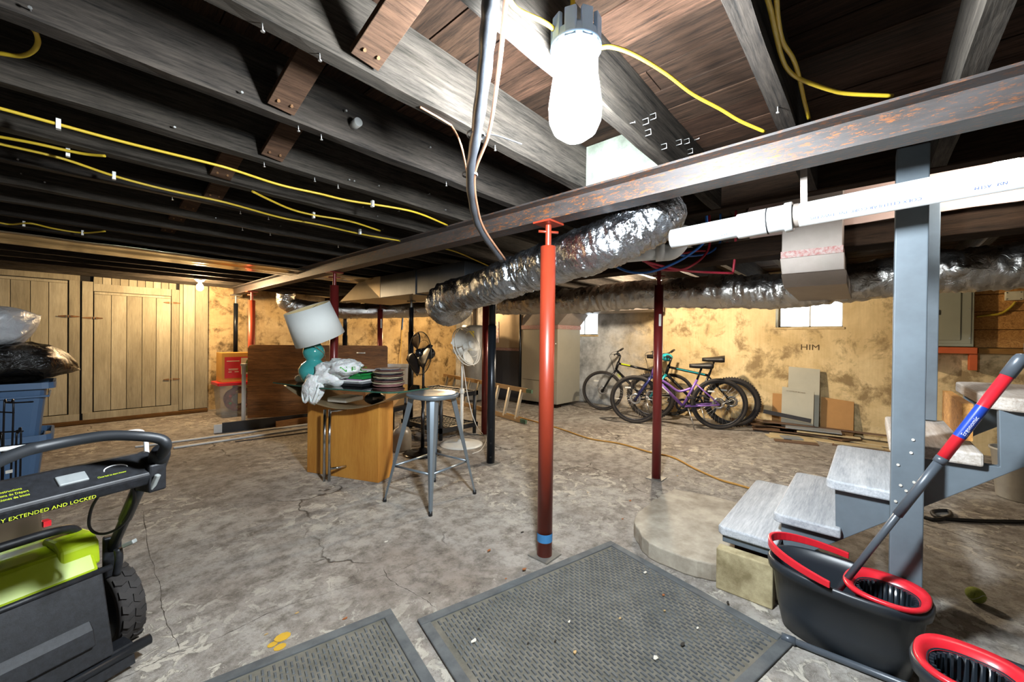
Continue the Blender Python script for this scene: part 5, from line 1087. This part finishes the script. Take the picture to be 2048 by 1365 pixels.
part('carton', MB().bx(bx0_, bx1_, cy0+.03, cy0+.34, bz, bz+.42), M('carton_yellow', '#c28f3a', .8, 0, .1, 8), t, bevel=.003)
fy = cy0+.0285; part('red_label', MB().bx(bx0_+.035, bx0_+.415, fy-.0008, fy, bz+.055, bz+.36), M('label_red', '#c5242a', .6), t); part('picture', MB().bx(bx0_+.235, bx0_+.39, fy-.0018, fy-.001, bz+.105, bz+.345), M('label_cream', '#ddd3b4', .7), t)
part('tree_print', MB().prism([(-.05, 0), (.05, 0), (.012, .17), (0, .19), (-.012, .17)], (0, -.0008, 0), (bx0_+.312, fy-.002, bz+.13), (1, 0, 0), (0, 0, 1)), M('print_green', '#56622a', .7), t)
part('print_lines', MB().bx(bx0_+.06, bx0_+.215, fy-.0015, fy-.0009, bz+.295, bz+.307).bx(bx0_+.08, bx0_+.2, fy-.0015, fy-.0009, bz+.185, bz+.192).bx(bx0_+.085, bx0_+.195, fy-.0015, fy-.0009, bz+.17, bz+.176).bx(bx0_+.08, bx0_+.12, fy-.0015, fy-.0009, bz+.14, bz+.15).bx(bx0_+.155, bx0_+.205, fy-.0015, fy-.0009, bz+.14, bz+.15), M('label_cream', '#ddd3b4'), t)

# paint pole leaning on the back wall
pa, pb_ = YP(797, 705, YW-.03), YP(804, 660, YW-.03); pc = YP(806, 635, YW-.03); pole = thing('paint_pole', 'thin yellow pole with blue tip leaning on the golden back wall', 'pole', (pa.x-.05, YW-.1, 0))
part('shaft', MB().cyl((pa.x-.05, YW-.12, 0), pb_, .008, n=10), M('pole_yellow', '#c9a64e', .6), pole); part('tip', MB().cyl(pb_, pc, .010, n=10), mPB, pole, 'blue tip')
# ================================================================ TOTES AND BAGS AT THE LEFT
mBlue = M('tote_blue', '#4a678a', .42, 0, .08, 4)
def tote(z, label, x1, y0, w=.62, d=.46, h=.43):
    t = thing('storage_tote', label, 'storage tote', (x1-w/2, y0+d/2, z)); x0 = x1-w
    m = rbox(MB(), x0+.04, x1-.04, y0+.04, y0+d-.04, z+.003, z+h-.03, .035, .05); part('body', m, mBlue, t, solid=.006)
    r = MB(); rbox(r, x0, x1, y0, y0+d, z+h-.045, z+h, -.002, .06); r.f.pop(); r.sm.pop(); part('rim', r, mBlue, t, solid=.014)
    part('ledge', MB().bx(x0+.02, x1-.025, y0+.02, y0+.032, z+h-.11, z+h-.095).bx(x1-.032, x1-.02, y0+.02, y0+d-.02, z+h-.11, z+h-.095), mBlue, t, bevel=.003)
    part('corner_rib', MB().bx(x1-.27, x1-.255, y0+.03, y0+.045, z+.03, z+h-.05), mBlue, t, bevel=.003); return t
TX, TY = -.09, 4.52
tote(0, 'lower blue plastic tote of the stack at the left edge', TX, TY); tote(.385, 'upper blue plastic tote with black bag on top', TX+.01, TY)
q = NT('black_film'); q.b.inputs['Base Color'].default_value = lin('#121110'); q.b.inputs['Roughness'].default_value = .22; v_ = q.coord(); q.bump(q.noise(v_, 9, 5, .6, 1.5), 1.0, .03); mBlkBag = q.m
def bagmesh(c, r, sd, amp, n=64, tail=None):
    c = Vector(c)
    def f(d): return 1+amp*nz((d.x*1.5+sd, d.y*1.5, d.z*1.5))+amp*.7*abs(nz((d.x*3.5, d.y*3.5+sd, d.z*3.5)))+amp*.25*nz((d.x*8, d.y*8+sd, d.z*8))
    m = MB().ball(c, r, n, n//2, f)
    if tail:
        T_ = Vector(tail)
        for i, v in enumerate(m.v):
            e = (v-c); k = max(0, e.x/r[0]-.55)/.5
            if k > 0: m.v[i] = v.lerp(T_+(v-T_)*.12, min(1, k)**1.4)
    return m
bb_ = DP(70, 712, 3.1); t = thing('trash_bag', 'shiny black trash bag sagging over the upper blue tote', 'trash bag', (bb_.x, bb_.y, .82))
part('film', bagmesh((-.28, 4.74, .965), (.31, .27, .145), 4.4, .22, tail=DP(160, 742, 3.35)), mBlkBag, t); kk = DP(150, 735, 3.3); part('knot', MB().ball(kk, .014, 10, 8, lambda d: 1+.4*nz(d*5)), mBlkBag, t)
q = NT('clear_film'); q.b.inputs['Base Color'].default_value = lin('#c9cdd2'); q.b.inputs['Roughness'].default_value = .2; q.b.inputs['Alpha'].default_value = .75; v_ = q.coord(); q.bump(q.noise(v_, 12, 5, .6, 1.2), 1.0, .02); mClr = q.m
t = thing('plastic_bag', 'clear plastic bag with a striped blanket on top of the black bag', 'bag', (-.42, 4.75, 1.06))
part('film', bagmesh((-.42, 4.74, 1.22), (.27, .22, .165), 9.2, .2, tail=DP(82, 625, 3.15)), mClr, t)
q = NT('blanket'); v_ = q.coord((1, 1, 1)); wv = q.n('ShaderNodeTexWave'); wv.inputs['Scale'].default_value = 9; wv.inputs['Distortion'].default_value = 2; q.l(v_, wv.inputs[0]); q.l(q.ramp(wv.outputs[1], [(.25, lin('#d6d2cb')), (.6, lin('#8698ae')), (.93, lin('#b5604f'))]), q.b.inputs[0]); q.b.inputs['Roughness'].default_value = .9
part('blanket', bagmesh((-.45, 4.76, 1.21), (.22, .18, .13), 2.2, .16), q.m, t)
# black wire rack in front of the totes
mWire = M('wire_black', '#15161a', .35, .5); t = thing('wire_rack', 'black bent-wire rack standing in front of the blue totes', 'wire rack', DP(30, 960, 2.55))
def W_(pts, d=2.55): return [DP(a, b, d+(c[0] if c else 0)) for a, b, *c in pts]
for pts in ([(5, 1040), (8, 820), (13, 806), (22, 806), (27, 820), (18, 1040)], [(14, 806), (30, 806), (66, 804)], [(-10, 824), (28, 826)], [(-20, 866), (46, 863)], [(30, 1040), (33, 875), (36, 867), (42, 868), (38, 1040)], [(-5, 1040), (-2, 885), (4, 885), (2, 1040)]): part('wire', MB().tube(catmull(W_(pts), 4), .0048, 7), mWire, t)
part('tag', MB().box(DP(18, 944, 2.53), (.03, .003, .02), R(20)), M('paper_label', '#d9d5cc'), t)
# ================================================================ LAWN MOWER
mLime = M('lime_plastic', '#9db314', .38, 0, .08, 5); mMk = M('mower_black', '#0b0c0f', .5, 0, .3, 70, .1, '#1d1f24'); mMt = M('mower_tube', '#26292e', .35, .4, .15)
al = R(19); O = Vector((.115, 2.13, 0)); Ax = Vector((-math.cos(al), -math.sin(al), 0)); Fd = Vector((-math.sin(al), math.cos(al), 0))
def G(a, f, z): return O+Ax*a+Fd*f+up*z
t = thing('lawn_mower', 'lime green and black push lawn mower at the lower left', 'lawn mower', G(.25, .3, 0))
rotm = Matrix((Ax, Fd, up)).transposed()
def wheel(a, f, r, w):
    c = G(a, f, r); hub = MB().lathe([(0, -w*.45), (r*.78, -w*.45), (r*.8, -w*.3), (r*.35, -w*.1), (0, -w*.1)], 32, c, -Ax); o = part('wheel', hub, mMk, t)
    part('tyre', MB().lathe([(r*.78, -w*.5), (r*.95, -w*.5), (r, -w*.38), (r, w*.38), (r*.95, w*.5), (r*.78, w*.5)], 40, c, Ax, closed=True), mTyre, o)
    lg = MB()
    for k in range(18):
        an = 2*PI*k/18; d = Fd*math.cos(an)+up*math.sin(an); tg = Fd*-math.sin(an)+up*math.cos(an)
        for s in (-1, 1): lg.prism([(-.016, -w*.20), (.010, -w*.22), (.02, 0), (.010, w*.22), (-.016, w*.20), (-.004, 0)], d*.006, c+d*(r-.002)+Ax*(s*w*.24)+tg*(.012*s), tg, Ax)
    part('tread_lugs', lg, mTyre, o); return o
wheel(.0, .0, .145, .075); wheel(.56, .0, .145, .075); wheel(.02, .62, .10, .06); wheel(.54, .62, .10, .06)
m = MB(); m.prism([(-.16, .075), (.75, .075), (.75, .20), (.62, .29), (.10, .33), (-.08, .33), (-.16, .12)], Ax*.42, G(.09, 0, 0), Fd, up); part('deck', m, mMk, t, bevel=.012)
m = MB(); m.prism([(-.13, .325), (.60, .28), (.60, .33), (.40, .40), (.16, .435), (.0, .455), (-.07, .445), (-.125, .37)], Ax*.40, G(.09, 0, 0), Fd, up); part('lime_cover', m, mLime, t, 'lime green cover', bevel=.012)
part('lime_shoulder', MB().prism([(-.10, .37), (.06, .37), (.04, .47), (-.05, .475), (-.09, .45)], Ax*.10, G(.075, 0, 0), Fd, up), mLime, t, bevel=.01)
fl = MB(); fl.prism([(-.135, .355), (-.115, .365), (-.185, .10), (-.215, .09)], Ax*.43, G(.085, 0, 0), Fd, up); fo = part('rear_flap', fl, mMk, t, 'speckled black rear flap', bevel=.004)
part('flap_ridge', MB().prism([(-.155, .24), (-.20, .20), (-.215, .15), (-.17, .17)], Ax*.36, G(.13, 0, 0), Fd, up), mMk, fo, bevel=.004)
part('hinge_bar', MB().cyl(G(.06, -.13, .355), G(.5, -.13, .355), .010, n=12), mMk, fo)
part('axle_bar', MB().cyl(G(-.02, -.20, .065), G(.56, -.20, .065), .018, n=14), mMt, t); part('trailing_skirt', MB().prism([(-.22, .02), (-.20, .02), (-.14, .09), (-.20, .09)], Ax*.5, G(.03, 0, 0), Fd, up), mMk, t)
part('carry_handle', MB().tube(catmull([G(.09, .02, .455), G(.12, .0, .49), G(.18, -.02, .505), G(.30, -.02, .505), G(.42, 0, .50), G(.5, .03, .47)], 8), .015, 12), mMk, t)
bw = part('battery_box', MB().prism([(.16, .42), (.46, .38), (.46, .47), (.40, .53), (.18, .55)], Ax*.30, G(.13, 0, 0), Fd, up), M('smoked_lid', '#4a3f33', .2, 0, .2, 6), t, 'smoked battery lid', bevel=.012)
part('battery', MB().prism([(.17, .55), (.40, .53), (.40, .56), (.18, .58)], Ax*.2, G(.2, 0, 0), Fd, up), M('battery_grey', '#9da3a6', .4), bw, bevel=.006); part('key', MB().box(G(.115, .2, .47), (.02, .03, .02), rot=rotm), mRedP, t)
tb0, tb1 = DP(224, 1098, 1.48), DP(288, 952, 1.30); part('handle_tube', MB().cyl(tb0, tb1, .016, n=16), mMt, t); part('telescopic_tube', MB().cyl(tb0.lerp(tb1, .45), tb1+(tb1-tb0)*.12, .019, n=16), mMt, t)
dl = Ax*.5; part('handle_tube', MB().cyl(tb0+dl, tb1+dl, .016, n=16), mMt, t)
part('pivot_bracket', MB().bar(tb0+Vector((.0, .0, -.10)), tb0+Vector((0, 0, .05)), .03, .05, up=(1, 0, 0)), mMk, t, bevel=.006)
lv = M('lever_grey', '#8e9290', .4); k0 = DP(262, 1090, 1.44); part('cam_lever', MB().bar(DP(248, 1092, 1.43), DP(270, 1082, 1.43), .018, .014), lv, t, bevel=.003); part('strap', MB().tube(catmull([DP(236, 1098, 1.43), DP(238, 1120, 1.43), DP(233, 1150, 1.43)], 5), .012, 10), mMk, t)
# console bar
C0, C1 = DP(308, 932, 1.24), DP(308, 932, 1.24)+Ax*.52; cu = (C1-C0).normalized(); back = Vector((-cu.y, cu.x, 0)); back = back if back.dot(FW) > 0 else -back
prf = [(-.042, -.042), (-.050, -.012), (-.046, -.004), (.026, .042), (.05, .042), (.055, .02), (.045, -.042)]
con = part('console', MB().prism(prf, C1-C0, C0, back, up), mMk, t, 'speckled black console bar', bevel=.006)
part('end_collar', MB().lathe([(.0, -.05), (.024, -.05), (.026, .03), (.022, .05), (0, .05)], 18, DP(316, 922, 1.23), (DP(322, 900, 1.21)-DP(308, 945, 1.25))), mMk, t)
part('end_bracket', MB().prism([(-.05, -.055), (.03, -.06), (.04, .02), (-.05, .03)], cu*.045, C0-cu*.01-up*.012, back, up), mMk, t, bevel=.006); part('cam_lever', MB().bar(DP(316, 950, 1.2), DP(300, 985, 1.2), .014, .012), lv, t, bevel=.003)
# sloped front face of the console: lettering, button, icons
s0 = Vector((0, 0, 0)); fa, fb_ = back*-.040+up*.012, back*-.010+up*.038; fdir = (fb_-fa).normalized(); fn_ = cu.cross(fdir).normalized()
fn_ = fn_ if fn_.dot(up) > 0 else -fn_
def con_pt(s, y): return C0+cu*s+fa+fdir*y+fn_*.0012
ta, tb_ = back*-.046+up*-.004, back*.026+up*.042; tdir = (tb_-ta).normalized(); tn = back*-.54+up*.84
def top_pt(s, y): return C0+cu*s+ta+tdir*y+tn*.0012
mLt = M('print_lime', '#c6d92a', .5); mBtn = M('button_grey', '#85898a', .45, 0, .1, 60)
part('button', MB().box(top_pt(.185, .042), (.058, .034, .008), rot=Matrix((cu, tdir, tn)).transposed()), mBtn, con, 'ribbed grey button', bevel=.003)
for i, s in enumerate(('Starting Instructions', 'Instructions de Départ', 'Instrucciones de Inicio')): text(s, .0125, mLt, con, lambda x, y, i=i: top_pt(.335-x*.62, .046-.0125*i+y*.8))
text('Close bail to start mower', .0095, mLt, con, lambda x, y: top_pt(.14-x*.62, .022+y*.9)); ic = MB(); ic.tube([top_pt(.095+.026*math.cos(a), .042+.016*math.sin(a)) for a in [PI*k/10 for k in range(11)]], .0016, 6); part('icon', ic, mWt, con)
ga = back*-.0455
text('FULLY EXTENDED AND LOCKED', .0125, mLt, con, lambda x, y: C0+cu*(.345-x*1.05)+back*-.0485+up*(-.037+y))
# upper bail and grip loop
part('grip_loop', MB().tube(catmull([DP(312, 925, 1.225), DP(328, 902, 1.2), DP(331, 888, 1.18), DP(318, 878, 1.17), DP(280, 873, 1.14), DP(215, 872, 1.1), DP(140, 883, 1.05), DP(75, 896, 1.0), DP(45, 904, .97), DP(0, 922, .92), DP(-50, 948, .86), DP(-110, 975, .8)], 8), lambda s, a: .0145, 16), M('grip_foam', '#1f2226', .5, 0, .1), t, 'black foam grip loop')
part('bail_cable', MB().tube(catmull([DP(268, 940, 1.21), DP(262, 960, 1.2), DP(268, 985, 1.2), DP(266, 1015, 1.22), DP(245, 1050, 1.26), DP(215, 1067, 1.28), DP(190, 1066, 1.28), DP(178, 1050, 1.27), DP(184, 1015, 1.25), DP(205, 982, 1.22), DP(215, 968, 1.21)], 8), .0042, 8), mBlkR, t)

part('bail_bar', MB().tube(catmull([DP(294, 930, 1.27), DP(292, 885, 1.31), DP(287, 868, 1.32), DP(272, 863, 1.31), DP(215, 872, 1.27), DP(120, 886, 1.2), DP(0, 900, 1.12), DP(-60, 910, 1.05)], 8), .0065, 12), mWP, t, 'white bail bar')
